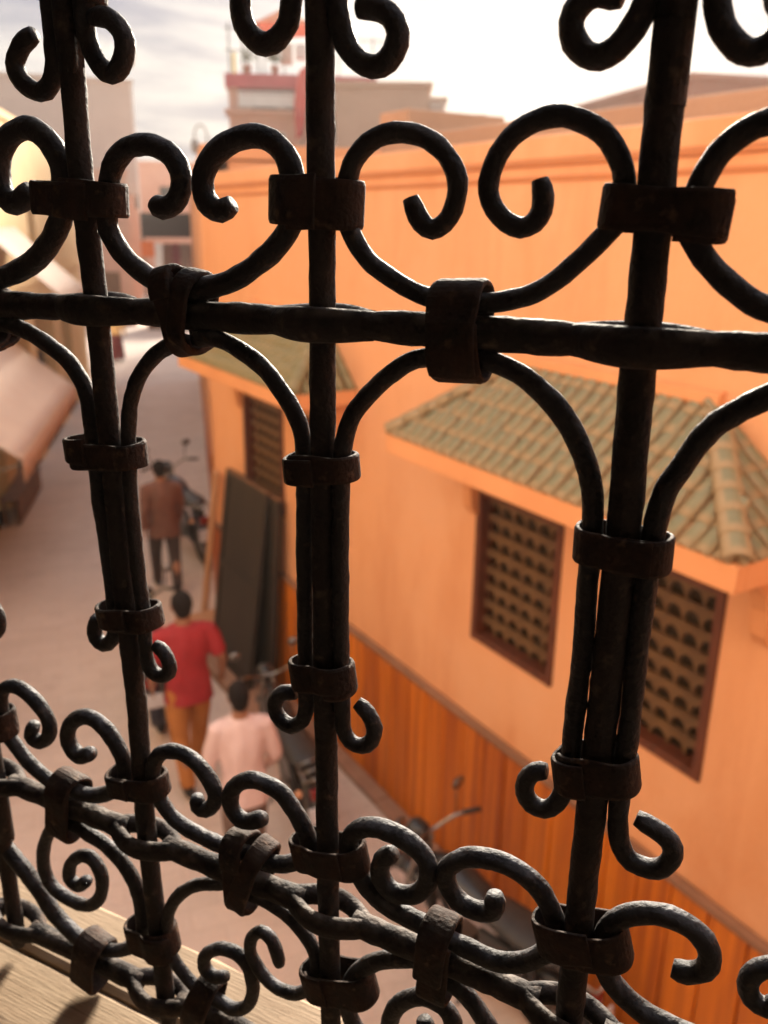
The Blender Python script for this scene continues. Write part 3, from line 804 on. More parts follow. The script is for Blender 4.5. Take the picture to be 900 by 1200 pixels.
for xx in (-2.25, -1.75, -1.2):
    sc.tube([(xx, 0.5, 9.66), (xx, 0.5, 11.4)], 0.03, 6)
for zz in (10.5, 11.2):
    sc.tube([(-2.4, 0.5, zz), (-1.0, 0.5, zz)], 0.022, 6)
sc.build('roof_frame', 'steel', pb)
pa = far('terrace_parasol', 15.9, 32.9, -5.85, 'orange parasol open on the roof terrace', 'parasol')
pa.location.z = 9.66
MB().tube([(0, 0, 0), (0, 0, 2.5)], 0.03, 8).build('pole', 'steel', pa)
ring_ = [(1.5 * math.cos(2 * math.pi * i / 8), 1.5 * math.sin(2 * math.pi * i / 8), 1.75) for i in range(8)]
cn_ = MB().add(ring_ + [(0, 0, 2.45)], [(i, (i + 1) % 8, 8) for i in range(8)]).build('canopy', 'orangec', pa)
cn_.modifiers.new('thickness', 'SOLIDIFY').thickness = 0.02
fl = far('red_flag', 15.35, 30.75, -5.5, 'long red flag hanging from a slanted pole on the pink house', 'flag')
fl.location.z = 6.5
MB().tube([(0.1, 0.0, 0.6), (0.62, -0.2, 3.4)], 0.03, 8).build('pole', 'steel', fl)
vs = []; fs = []
for i in range(13):
    for k in range(5):
        t = i / 12
        xx = 0.60 - 0.35 * t - 0.55 * k / 4 * (0.5 + 0.5 * math.sin(1.2 + 2.2 * t)) - 0.12 * t
        vs.append((xx, -0.25 + 0.10 * math.sin(k * 1.7 + i * 0.5), 3.25 - 2.3 * t + 0.1 * math.sin(k)))
for i in range(12):
    for k in range(4):
        p = i * 5 + k; fs.append((p, p + 1, p + 6, p + 5))
o = MB().add(vs, fs).build('cloth', 'flag', fl, smooth=True)
o.modifiers.new('thickness', 'SOLIDIFY').thickness = 0.01
# stepped beige block
bb = far('beige_block', 17.37, 26.87, 0.83, 'stepped beige block with flat roofs behind the orange house')
MB().box(-2.3, 0.85, 0.4, 6, 0, 9.0).build('wall', 'beige', bb)
MB().box(-2.4, 1.0, 0.25, 6.1, 9.002, 9.14).build('roof_slab', 'beige', bb)
MB().box(0.852, 1.35, 0.5, 6, 0, 8.55).build('wall', 'beige', bb)
MB().box(0.86, 1.52, 0.4, 6.1, 8.552, 8.70).build('roof_slab', 'beige', bb)
MB().box(1.352, 2.6, 0.5, 6, 0, 8.05).build('wall', 'beige', bb)
MB().box(1.36, 2.84, 0.35, 6.1, 8.052, 8.17).build('roof_slab', 'beige', bb)
rl = MB()
for k in range(7): rl.box(0.95 + k * 0.08, 0.98 + k * 0.08, 0.45, 0.48, 8.172, 8.55)
rl.box(0.92, 1.5, 0.44, 0.49, 8.50, 8.548)
rl.build('railing', 'white', bb)
MB().box(-7.5, 9, 7, 9, 0, 7.75).build('rear_wall', 'beige', bb)
# left tower
lt = far('grey_tower', 10.57, 46.82, -19.33, 'tall plain grey-pink tower block closing the left of the street')
MB().box(-9, 3.45, 0, 9, 5.8, 10.9).build('wall', 'greyr', lt)
MB().box(-9, 3.3, 0.1, 9, 0, 5.798).build('lower_wall', 'pinkr', lt)
MB().box(-9.1, 3.6, -0.12, 9.1, 10.902, 11.05).build('parapet', 'greyr', lt)
MB().box(3.452, 3.56, -0.05, 0.12, 0, 10.9).build('downpipe', 'white', lt)
# brown block, right
rb = far('brown_block', 20.71, 15.72, 20.75, 'brown flat-roofed block showing above the orange house at right')
rb.rotation_euler.z += R(34)
MB().box(-1.7, 9, 0, 7, 0, 8.1).build('wall', 'brownr', rb)
MB().box(-1.8, 9.1, -0.1, 7.1, 8.102, 8.25).build('parapet', 'brownr', rb)
win_part(rb, 0.6, 1.5, 5.6, 6.8)
rb2 = far('roof_hut', 22.2, 19.2, 17.0, 'small beige roof hut behind the upper wall of the orange house')
MB().box(-0.9, 1.2, 0, 2, 0, 8.02).build('wall', 'beige', rb2)
MB().box(-1.0, 1.3, -0.1, 2.1, 8.022, 8.15).build('roof_slab', 'beige', rb2)
# houses closing the view up the street
eh = far('end_house', 18.68, 57.02, -13.91, 'hazy pink house closing the far end of the street')
MB().box(-3.2, 4.5, 0, 6, 0, 7.9).build('wall', 'pinkr', eh)
MB().box(-3.3, 4.6, -0.1, 6.1, 7.902, 8.1).build('parapet', 'pinkr', eh)
for xx in (-2.2, 0.0, 2.0):
    win_part(eh, xx, xx + 0.9, 5.3, 6.6)
MB().box(-0.5, 0.9, -0.05, -0.01, 0.0, 2.6).build('door', 'brownwood', eh)
eh2 = far('far_house', 9.6, 40.5, -18.6, 'low pink house behind the sunlit end of the street')
MB().box(-2.6, 2.1, 0, 5, 0, 6.5).build('wall', 'pinkr', eh2)
MB().box(-2.7, 2.2, -0.1, 5.1, 6.502, 6.65).build('parapet', 'pinkr', eh2)
win_part(eh2, -1.2, -0.2, 4.0, 5.3)
MB().box(0.3, 1.5, -0.06, -0.01, 0.0, 2.4).build('door', 'brownwood', eh2)
# market stall far up the street
ms = far('market_stall', 12.45, 38.0, -13.91, 'distant market stall with dark roof, hanging clothes and orange sign', 'stall')
MB().box(-0.9, 1.6, 0.0, 1.6, 3.9, 4.9).build('roof_board', 'darktr', ms)
for xx in (-0.85, 1.55):
    for yy in (0.05, 1.55):
        MB().tube([(xx, yy, 0), (xx, yy, 3.9)], 0.05, 8).build('post', 'brownwood', ms)
MB().box(-0.95, -0.40, -0.06, -0.02, 3.1, 3.75).build('sign', 'orangec', ms)
for k, (xx, m_) in enumerate([(-0.25, 'white'), (0.15, 'brownj'), (0.5, 'burg'), (0.85, 'greytr'), (1.2, 'brownj')]):
    pr = [(-0.15, 0), (-0.18, 0.7), (-0.26, 0.95), (-0.12, 1.12), (0.12, 1.12), (0.26, 0.95), (0.18, 0.7), (0.15, 0)]
    MB().prism([(xx + a, 2.55 + b) for a, b in pr], 'y', 0.0, 0.08).build('garment', m_, ms)
MB().box(-0.8, 1.5, 0.2, 1.3, 0.0, 0.95).build('table', 'brownwood', ms)
for k in range(10):
    MB().box(-0.75 + k * 0.22, -0.57 + k * 0.22, 0.3, 0.9, 0.952, 1.1 + random.uniform(0, .5)).build('parcel', random.choice(['burg', 'brownj', 'palewood', 'greytr', 'white']), ms)

# street lamp
la = far('street_lamp', 10.35, 27.4, -11.35, 'thin scrolled street lamp against the sky beside the pink house', 'lamp')
MB().lathe([(0.12, 0), (0.12, 0.25), (0.07, 0.35), (0.05, 1.0), (0.038, 6.8), (0.03, 7.0)], (0.2, 0, 0), 'z', 10).build('post', 'lampp', la, True)
arc = [(0.2 - 0.19 + 0.19 * math.cos(t), 0, 7.0 + 0.38 * math.sin(t)) for t in [i * math.pi / 10 for i in range(11)]]
MB().tube(arc, 0.025, 8).build('arm', 'lampp', la, True)
MB().lathe([(0.02, 7.0), (0.10, 6.93), (0.14, 6.75), (0.10, 6.6), (0.03, 6.55)], (-0.18, 0, 0), 'z', 10).build('lantern', 'lampp', la, True)

# roofscape
def dish(T_, S_, z, az, label):
    d = far('satellite_dish', T_, S_, az, label, 'dish', 'satellite dishes on the roofs')
    d.location.z = z
    MB().tube([(0, 0, 0), (0, 0, 0.6)], 0.025, 8).build('mast', 'steel', d)
    rg = []
    for k in range(6):
        r = 0.08 + 0.32 * k / 5
        rg.append([(r * math.cos(2 * math.pi * i / 16), -0.12 - 0.14 * (k / 5) ** 2, 0.62 + r * math.sin(2 * math.pi * i / 16)) for i in range(16)])
    MB().loft(rg, True).build('bowl', 'greyr', d, True)
    MB().tube([(0, -0.14, 0.35), (0, -0.55, 0.55)], 0.012, 6).build('arm', 'steel', d)
    MB().box(-0.03, 0.03, -0.6, -0.52, 0.53, 0.6).build('receiver', 'steel', d)
dish(13.4, 44.6, 11.05, -17.5, 'satellite dish on the roof edge of the grey tower')
def aerial(T_, S_, z, h, az, label):
    d = far('roof_aerial', T_, S_, az, label, 'aerial', 'television aerials on the roofs')
    d.location.z = z
    MB().tube([(0, 0, 0), (0, 0, h)], 0.02, 6).build('mast', 'steel', d)
    el = MB().tube([(-0.5, 0, h - 0.1), (0.5, 0, h - 0.1)], 0.012, 6)
    for k in range(6): el.tube([(-0.45 + k * 0.18, -0.25 + 0.02 * k, h - 0.1), (-0.45 + k * 0.18, 0.25 - 0.02 * k, h - 0.1)], 0.008, 5)
    el.build('elements', 'steel', d)
aerial(16.6, 27.6, 9.14, 1.3, 0.0, 'thin television aerial on the stepped beige block')
aerial(17.2, 31.0, 9.66, 1.7, -4.0, 'television aerial rising over the red banded terrace')
ln_ = far('washing_line', 15.75, 32.0, -5.85, 'washing line with pale laundry on the roof terrace', 'laundry')
ln_.location.z = 9.66
for xx in (-1.0, 1.3): MB().tube([(xx, 0, 0), (xx, 0, 1.25)], 0.025, 6).build('post', 'steel', ln_)
MB().tube([(-1.0, 0, 1.2), (0.15, 0, 1.12), (1.3, 0, 1.2)], 0.008, 5).build('line', 'white', ln_)
for k, xx in enumerate((-0.85, -0.4, 0.15, 0.7)):
    w_ = (0.38, 0.45, 0.42, 0.45)[k]; vs = []; fs = []
    for i in range(7):
        for j in range(4):
            vs.append((xx + w_ * i / 6, 0.03 * math.sin(i * 1.6 + k) * (j / 3), 1.13 - (0.55 + 0.15 * (k % 2)) * j / 3))
    for i in range(6):
        for j in range(3): fs.append((i * 4 + j, i * 4 + j + 1, i * 4 + j + 5, i * 4 + j + 4))
    o = MB().add(vs, fs).build('cloth', ('white', 'canvas2', 'white', 'canvas')[k], ln_, True); o.modifiers.new('thickness', 'SOLIDIFY').thickness = 0.008
def terrace_plant(dx, label):
    base = pb.matrix_basis @ Vector((dx, 0.35, 9.664))
    p = empty('potted_plant', base); tag(p, label, 'plant', 'potted plants on the roof terrace')
    MB().lathe([(0.10, 0), (0.15, 0.28), (0.17, 0.28), (0.17, 0.32)], (0, 0, 0), 'z', 12).build('pot', 'brownr', p, True)
    lf = MB()
    for k in range(120):
        a = random.uniform(0, 6.28); e = random.uniform(0.1, 1.4); r = random.uniform(0.08, 0.42)
        c = Vector((r * math.cos(a) * math.cos(e), r * math.sin(a) * math.cos(e), 0.45 + r * math.sin(e) * 1.3))
        d1 = Vector((random.uniform(-1, 1), random.uniform(-1, 1), random.uniform(-1, 1))).normalized() * 0.07
        d2 = d1.cross(Vector((random.uniform(-1, 1), random.uniform(-1, 1), 1))).normalized() * 0.03
        lf.add([c - d1, c + d2, c + d1, c - d2], [(0, 1, 2, 3)])
    o = lf.build('foliage', 'green', p); o['kind'] = 'stuff'
    st = MB()
    for k in range(5):
        a = k * 1.3; st.tube([(0, 0, 0.3), (0.12 * math.cos(a), 0.12 * math.sin(a), 0.75)], 0.012, 5)
    st.build('stem', 'brownwood', p)
terrace_plant(-1.6, 'bushy potted plant on the terrace beside the yellow post')
terrace_plant(-0.6, 'bushy potted plant at the middle of the red terrace band')

# ================================================================== THINGS IN THE STREET
sp_ = empty('stone_step', (3.05, 7.55, 0))
tag(sp_, 'low pale stone step at the foot of the orange house under the black shutters', 'step')
for k in range(4):
    MB().box(-0.26, 0.10, -0.95 + k * 0.48, -0.95 + k * 0.48 + 0.472, 0.002, 0.11).build('slab', 'kerb', sp_, bevel=0.01)

def shutter(y0, y1, h, lean, x0, label):
    s = empty('shop_shutter', (x0, (y0 + y1) / 2, 0.112))
    tag(s, label, 'shutter', 'black shutters leaning on the orange wall')
    s.rotation_euler = (0, math.atan2(lean, h), 0)
    w = (y1 - y0) / 2
    MB().box(-0.012, 0.022, -w, w, 0.0, h).build('panel', 'shutter', s, bevel=0.004)
    fr = MB()
    for q in (-w, w - 0.07): fr.box(-0.03, -0.0125, q, q + 0.07, 0.0, h)
    for q in (0.0, h / 2, h - 0.07): fr.box(-0.029, -0.0125, -w + 0.071, w - 0.071, q, q + 0.07)
    fr.build('frame', 'shutter', s, bevel=0.003)
    MB().box(-0.032, 0.03, -w - 0.004, w + 0.004, h + 0.001, h + 0.022).build('top_rail', 'brownwood', s, bevel=0.003)
    return s
shutter(7.24, 8.24, 2.04, 0.27, 2.97, 'black wooden shop shutter leaning on the wall, the front one of two')
shutter(7.06, 7.86, 2.00, 0.13, 3.14, 'dark shop shutter standing behind another, closest to the wall')

pk = empty('leaning_plank', (3.10, 8.95, 0.0))
tag(pk, 'narrow pale plank leaning on the house corner left of the black shutters', 'plank')
pk.rotation_euler = (R(7), R(5), 0)
MB().box(-0.02, 0.02, -0.06, 0.06, 0.0, 2.0).build('board', 'palewood', pk, bevel=0.004)
MB().box(-0.021, 0.021, -0.061, 0.061, 2.001, 2.02).build('end_cap', 'palewood', pk)

cr_ = empty('wooden_crate', (3.02, 8.62, 0))
tag(cr_, 'small brown wooden crate by the wall beyond the leaning shutters', 'crate')
for zz in (0.0, 0.11, 0.22):
    for s_ in (-1, 1):
        MB().box(-0.2, 0.2, s_ * 0.16 - 0.008, s_ * 0.16 + 0.008, zz + 0.002, zz + 0.095).build('slat', 'brownwood', cr_)
        MB().box(s_ * 0.2 - 0.008, s_ * 0.2 + 0.008, -0.15, 0.15, zz + 0.002, zz + 0.095).build('slat', 'brownwood', cr_)
MB().box(-0.19, 0.19, -0.15, 0.15, 0.0, 0.02).build('base', 'brownwood', cr_)
MB().box(-0.21, 0.21, -0.17, 0.17, 0.318, 0.335).build('lid', 'palewood', cr_)

# ------------------------------------------------------------------ mopeds
def wheel(par, y, R0):
    w_ = MB().ring((0, y, R0), R0 - 0.035, 0.037, 'x', 28, 8).build('wheel', 'rubber', par, True)
    MB().ring((0, y, R0), R0 - 0.07, 0.011, 'x', 28, 6).build('rim', 'chrome', w_, True)
    MB().lathe([(0.045, -0.045), (0.05, -0.02), (0.05, 0.02), (0.045, 0.045)], (0, y, R0), 'x', 12).build('hub', 'steel', w_, True)
    sk = MB()
    for k in range(12):
        a = 2 * math.pi * k / 12
        sk.tube([(0.02 * (-1) ** k, y + 0.045 * math.cos(a), R0 + 0.045 * math.sin(a)), (0, y + (R0 - 0.07) * math.cos(a + .3), R0 + (R0 - 0.07) * math.sin(a + .3))], 0.003, 4)
    sk.build('spokes', 'chrome', w_)
def moped(loc, rz, body, label, lean=R(6)):
    p = empty('moped', loc, rz)
    tag(p, label, 'moped', 'mopeds parked along the orange wall')
    p.rotation_euler = (0, -lean, rz)
    R0 = 0.285
    wheel(p, -0.60, R0); wheel(p, 0.62, R0)
    fr = MB()
    fr.tube(catmull([(0, 0.40, 0.86), (0, 0.32, 0.60), (0, 0.18, 0.36), (0, -0.05, 0.30), (0, -0.30, 0.34)], 0.05), 0.026, 8)
    fr.tube(catmull([(0, 0.38, 0.78), (0, 0.1, 0.68), (0, -0.25, 0.66), (0, -0.75, 0.70)], 0.06), 0.022, 8)
    for s in (-1, 1):
        fr.tube([(0.07 * s, -0.05, 0.32), (0.075 * s, -0.60, R0)], 0.017, 8)
        fr.tube([(0.08 * s, -0.58, R0 + 0.02), (0.09 * s, -0.50, 0.66)], 0.022, 8)
    fr.build('frame', 'blackp', p, True)
    en = MB().lathe([(0.04, -0.10), (0.09, -0.09), (0.10, 0.0), (0.09, 0.09), (0.04, 0.10)], (0, -0.08, 0.30), 'x', 14)
    for k in range(6): en.box(-0.065, 0.065, 0.02 + k * 0.024, 0.034 + k * 0.024, 0.27, 0.40)
    en.build('engine', 'steel', p)
    fk = MB()
    for s in (-1, 1):
        fk.tube([(0.055 * s, 0.62, R0), (0.055 * s, 0.52, 0.60), (0.045 * s, 0.40, 0.92)], 0.018, 8)
    fk.build('fork', 'chrome', p, True)
    hb = MB().tube(catmull([(-0.34, 0.27, 1.02), (-0.2, 0.33, 1.03), (-0.08, 0.40, 0.96), (0.08, 0.40, 0.96), (0.2, 0.33, 1.03), (0.34, 0.27, 1.02)], 0.03), 0.012, 8)
    h_ = hb.build('handlebar', 'chrome', p, True)
    for s in (-1, 1):
        MB().tube([(0.24 * s, 0.315, 1.03), (0.35 * s, 0.265, 1.02)], 0.018, 8).build('grip', 'rubber', h_, True)
        mr_ = MB().tube([(0.20 * s, 0.33, 1.03), (0.24 * s, 0.36, 1.20)], 0.006, 6).ell((0.255 * s, 0.36, 1.235), (0.055, 0.014, 0.042), 12, 6).build('mirror', 'blackp', h_, True)
        MB().ell((0.255 * s, 0.349, 1.235), (0.048, 0.008, 0.036), 12, 6).build('glass', 'chrome', mr_, True)
    MB().lathe([(0.03, 0.40), (0.075, 0.44), (0.085, 0.50), (0.08, 0.53)], (0, 0, 0.93), 'y', 14).build('headlight', 'blackp', p, True)
    MB().lathe([(0.072, 0.531), (0.06, 0.545), (0.02, 0.552)], (0, 0, 0.93), 'y', 14).build('headlight_lens', 'amber', p, True)
    # tank, side cover, seat
    tk = []
    for (yy, w, zc, hh) in [(0.34, 0.05, 0.80, 0.06), (0.26, 0.10, 0.79, 0.10), (0.10, 0.125, 0.76, 0.12), (-0.06, 0.12, 0.73, 0.10), (-0.16, 0.09, 0.72, 0.07)]:
        tk.append([(w * math.cos(2 * math.pi * i / 12), yy, zc + hh * math.sin(2 * math.pi * i / 12)) for i in range(12)])
    MB().loft(tk).build('tank', body, p, True)
    for s in (-1, 1):
        MB().prism([(-0.10, 0.62), (-0.42, 0.66), (-0.46, 0.50), (-0.30, 0.42), (-0.12, 0.46)], 'x', s * 0.075 - 0.02, s * 0.075 + 0.02).build('side_cover', body, p, bevel=0.01)
    sr = []
    for (yy, w, zc, hh) in [(-0.10, 0.09, 0.76, 0.035), (-0.20, 0.125, 0.765, 0.045), (-0.42, 0.14, 0.77, 0.05), (-0.62, 0.13, 0.785, 0.05), (-0.74, 0.08, 0.795, 0.03)]:
        sr.append([(w * math.cos(2 * math.pi * i / 12), yy, zc + hh * math.sin(2 * math.pi * i / 12)) for i in range(12)])
    MB().loft(sr).build('seat', 'seat', p, True)
    def fender(yc, a0, a1):
        rg = []
        for k in range(9):
            a = a0 + (a1 - a0) * k / 8
            rr = R0 + 0.035
            cy, cz = yc + rr * math.cos(a), R0 + rr * math.sin(a)
            n = (math.cos(a), math.sin(a))
            rg.append([(x, cy + n[0] * d, cz + n[1] * d) for x, d in ((-0.065, -0.035), (-0.05, 0.0), (0, 0.012), (0.05, 0.0), (0.065, -0.035), (0.055, -0.037), (0.0, 0.004), (-0.055, -0.037))])
        return MB().loft(rg)
    fender(-0.60, R(60), R(190)).build('rear_fender', body, p, True)
    fender(0.62, R(30), R(150)).build('front_fender', body, p, True)
    MB().box(-0.055, 0.055, -0.90, -0.86, 0.60, 0.69).build('tail_light', 'redlens', p, bevel=0.012)
    MB().box(-0.095, 0.095, -0.93, -0.915, 0.42, 0.56).build('licence_plate', 'plate', p, bevel=0.004)
    MB().tube([(0, -0.80, 0.66), (0, -0.91, 0.60), (0, -0.912, 0.45)], 0.012, 6).build('plate_bracket', 'blackp', p)
    for s in (-1, 1):
        MB().ell((0.13 * s, -0.84, 0.66), (0.028, 0.035, 0.028), 10, 6).build('indicator', 'amber', p, True)
    MB().tube([(0.09, 0.05, 0.30), (0.10, -0.1, 0.20), (0.115, -0.30, 0.22), (0.12, -0.78, 0.30)], [0.018, 0.02, 0.035, 0.04], 10).build('exhaust', 'chrome', p, True)
    MB().tube([(-0.08, -0.05, 0.26), (-0.22, -0.02, 0.012)], 0.012, 6).build('kickstand', 'steel', p)
    rk = MB()
    for s in (-1, 1): rk.tube([(0.09 * s, -0.66, 0.80), (0.09 * s, -0.95, 0.83)], 0.009, 6)
    for yy in (-0.72, -0.83, -0.94): rk.tube([(-0.09, yy, 0.815), (0.09, yy, 0.83)], 0.007, 6)
    rk.build('rack', 'chrome', p, True)
    return p
m1 = moped((3.92, 11.65, 0), R(-3), 'bluep', 'dark moped seen from behind beside the man in the brown jacket')
m1.scale = (1.2, 1.2, 1.2)
moped((2.66, 5.62, 0), R(-10), 'blackp', 'black moped by the wall, mostly hidden behind the middle upright and the pink-shirted person')
moped((2.82, 3.3, 0), R(10), 'blackp', 'nearest black moped against the board wall with its mirrors catching light')
moped((2.22, 7.75, 0), R(-18), 'bluep', 'moped mostly hidden behind the man in the red shirt')

# ------------------------------------------------------------------ people
def remesh(mb, name, m, parent, vox, smooth=6):
    me = mb.mesh(name, m, True)
    o = bpy.data.objects.new(name, me); col.objects.link(o)
    r = o.modifiers.new('r', 'REMESH'); r.mode = 'VOXEL'; r.voxel_size = vox; r.use_smooth_shade = True
    s = o.modifiers.new('s', 'SMOOTH'); s.factor = 0.5; s.iterations = smooth
    dg = bpy.context.evaluated_depsgraph_get()
    n = bpy.data.meshes.new_from_object(o.evaluated_get(dg))
    n.name = name
    o.modifiers.clear(); o.data = n
    if not n.materials: n.materials.append(M[m])
    n.polygons.foreach_set('use_smooth', [True] * len(n.polygons))
    o.parent = parent
    return o
def ringz(c, rx, ry, seg=16):
    return [(c[0] + rx * math.cos(2 * math.pi * i / seg), c[1] + ry * math.sin(2 * math.pi * i / seg), c[2]) for i in range(seg)]
def person(loc, rz, label, top, bottom, pose, scale=1.0, long_top=0.0, sleeve=1.0, robe=None):
    p = empty('person', loc, rz)
    p.scale = (scale,) * 3
    tag(p, label, 'person', 'people walking in the street')
    hipL, hipR = Vector((-0.09, 0, 0.90)), Vector((0.09, 0, 0.90))
    J = {}
    for s, k in ((-1, 'L'), (1, 'R')):
        hip = Vector((0.095 * s, 0, 0.90))
        fy, lift = pose['foot' + k]
        ank = Vector((0.09 * s, fy, 0.085 + lift))
        mid = (hip + ank) / 2; kn = mid + Vector((0.01 * s, 0.035 + max(0, lift) * 0.5, 0.0))
        sh = Vector((0.185 * s, pose.get('lean', 0), 1.405))
        el = sh + Vector(pose['el' + k]); wr = el + Vector(pose['wr' + k])
        J[k] = (hip, kn, ank, sh, el, wr)
    ln = pose.get('lean', 0)
    def torso(e):
        T = [(0.84, .165, .115, 0), (0.92, .175, .12, 0), (1.0, .16, .11, .1), (1.1, .15, .105, .3), (1.22, .165, .115, .6), (1.33, .185, .115, .9), (1.41, .175, .095, 1), (1.455, .11, .075, 1.05)]
        return [ringz((0, ln * q[3], q[0]), q[1] + e, q[2] + e) for q in T]
    b = MB()
    b.loft(torso(0) + [ringz((0, ln * 1.1, 1.48), .062, .06), ringz((0, ln * 1.15 + .01, 1.56), .056, .058)])
    hc = Vector((0, ln * 1.2 + .02, 1.63))
    b.ell(hc, (.079, .097, .112), 18, 12)
    b.ell(hc + Vector((0, .015, -.055)), (.058, .075, .06), 14, 8)
    b.ell(hc + Vector((0, .10, -.02)), (.014, .02, .026), 8, 6)                 # nose
    for s in (-1, 1):
        b.ell(hc + Vector((.078 * s, -.005, -.01)), (.014, .022, .034), 8, 6)   # ears
        b.ell(hc + Vector((.03 * s, .078, .012)), (.02, .02, .012), 8, 6)       # brow and eye
    b.ell(hc + Vector((0, .088, -.062)), (.026, .014, .010), 8, 6)              # mouth
    for s, k in ((-1, 'L'), (1, 'R')):
        hip, kn, ank, sh, el, wr = J[k]
        b.tube([hip + Vector((0, 0, .04)), (hip + kn) / 2, kn, (kn + ank) / 2 + Vector((0, -.015, .04)), ank], [.085, .078, .055, .055, .036], 12)
        b.tube([ank + Vector((0, -.05, -.045)), ank + Vector((0, .04, -.05)), ank + Vector((0, .13, -.062)), ank + Vector((0, .18, -.065))], [(.03, .034), (.036, .042), (.026, .045), (.014, .03)], 10)
        b.tube([sh + Vector((-.05 * s, 0, .0)), sh + Vector((.0 * s, 0, -.02)), (sh + el) / 2, el, (el + wr) / 2, wr], [.055, .056, .046, .038, .036, .026], 12)
        d = (wr - el).normalized(); side = Vector((0, 1, 0)) - d * d.y; side.normalize()
        pc = wr + d * .05
        b.tube([wr - d * .01, wr + d * .03, wr + d * .085], [(.022, .022), (.017, .036), (.015, .038)], 10)
        bend = Vector((-s * 0.5, 0.2, 0))
        for q in range(4):
            r0 = wr + d * .08 + side * (.028 - .0187 * q)
            ln_ = (.072, .08, .075, .058)[q]
            b.tube([r0, r0 + d * ln_ * .5 + bend * .012, r0 + d * ln_ + bend * .035], [.0095, .009, .0075], 6)
        r0 = wr + d * .03 + side * .032
        b.tube([r0, r0 + d * .03 + side * .02, r0 + d * .06 + side * .024 + bend * .012], [.011, .0105, .009], 6)
    remesh(b, 'body', 'skin', p, 0.0085, 3)
    # hair
    h = MB()
    h.ell(hc + Vector((0, -.010, .018)), (.088, .103, .102), 16, 10)
    h.ell(hc + Vector((0, -.045, -.03)), (.07, .06, .075), 14, 8)
    ho = remesh(h, 'hair', 'hair', p, 0.012, 2)
    for v in ho.data.vertices:
        if v.co.y > hc.y + .045 and v.co.z < hc.z + .055:
            v.co.y = hc.y + .02
    # shirt or jacket
    t = MB()
    low = 0.86 - long_top
    rr = torso(.022)[0:]
    rr = [ringz((0, 0, low), .195 + long_top * .15, .145 + long_top * .15), ringz((0, 0, 0.90), .193, .142)] + rr[2:] + [ringz((0, ln * 1.08, 1.482), .075, .07)]
    t.loft(rr)
    for s, k in ((-1, 'L'), (1, 'R')):
        hip, kn, ank, sh, el, wr = J[k]
        if sleeve > 0.6:
            t.tube([sh + Vector((-.06 * s, 0, .005)), sh + Vector((.005 * s, 0, -.01)), (sh + el) / 2, el, (el + wr) / 2, wr - (wr - el) * .02], [.066, .072, .064, .058, .052, .044], 14)
        else:
            t.tube([sh + Vector((-.06 * s, 0, .005)), sh + Vector((.005 * s, 0, -.01)), (sh + el) / 2, sh + (el - sh) * .86], [.066, .072, .068, .066], 14)
    to = remesh(t, 'shirt' if top != 'brownj' else 'jacket', top, p, 0.012, 4)
    from mathutils import noise as nz
    for v in to.data.vertices:                     # cloth folds
        q = nz.noise(Vector((v.co.x * 9, v.co.y * 9, v.co.z * 5)))
        v.co += Vector((v.co.x, v.co.y, 0)).normalized() * q * 0.02
    # trousers or robe
    t = MB()
    t.loft([ringz((0, 0, .80), .17, .125), ringz((0, 0, .88), .18, .13), ringz((0, 0, .98), .165, .12)])
    for s, k in ((-1, 'L'), (1, 'R')):
        hip, kn, ank, sh, el, wr = J[k]
        t.tube([hip + Vector((-.01 * s, 0, .03)), (hip + kn) / 2, kn, (kn + ank) / 2, ank + Vector((0, 0, -.01))], [.098, .096, .078, .07, .062], 14)
    if robe:
        t.loft([ringz((0, 0, .12), .26, .24), ringz((0, 0, .6), .22, .2), ringz((0, 0, .95), .19, .15)])
    remesh(t, 'robe' if robe else 'trousers', bottom, p, 0.012, 4)
    t = MB()
    for k in 'LR':
        ank = J[k][2]
        t.tube([ank + Vector((0, -.065, -.045)), ank + Vector((0, .04, -.045)), ank + Vector((0, .14, -.06)), ank + Vector((0, .20, -.066))], [(.035, .040), (.042, .048), (.030, .052), (.014, .035)], 12)
    remesh(t, 'shoes', 'shoe', p, 0.011, 2)
    return p
walk1 = dict(footL=(0.22, 0.0), footR=(-0.24, 0.05), elL=(-.05, -.10, -.27), wrL=(-.01, -.0, -.25), elR=(.05, .07, -.27), wrR=(.0, .10, -.23), lean=.03)
walk2 = dict(footL=(-0.20, 0.04), footR=(0.20, 0.0), elL=(-.07, .04, -.28), wrL=(.0, .10, -.23), elR=(.10, -.05, -.26), wrR=(.02, .12, -.21), lean=.02)
stand = dict(footL=(-0.04, 0.0), footR=(0.08, 0.0), elL=(-.08, .0, -.28), wrL=(.02, .16, -.17), elR=(.08, .0, -.28), wrR=(-.02, .16, -.17), lean=.05)
person((3.15, 10.35, 0), R(-8), 'man in brown jacket and dark trousers walking away up the street', 'brownj', 'darktr', walk1, 1.0, 0.10, 1.0)
person((2.0, 6.22, 0), R(-6), 'man in red shirt and tan trousers walking away', 'redshirt', 'tantr', walk2, 1.02, 0.05, 0.5)
pp = person((1.90, 4.82, 0), R(-14), 'person in pale pink shirt nearest below the window, seen from behind', 'pinkshirt', 'greytr', stand, 0.95, 0.05, 1.0)
pp.scale = (0.86, 0.93, 0.95)
person((7.95, 29.9, 0), R(-30), 'small far figure in burgundy robe and cream top at the street end', 'cream', 'burg', stand, 0.97, 0.0, 1.0, robe=True)

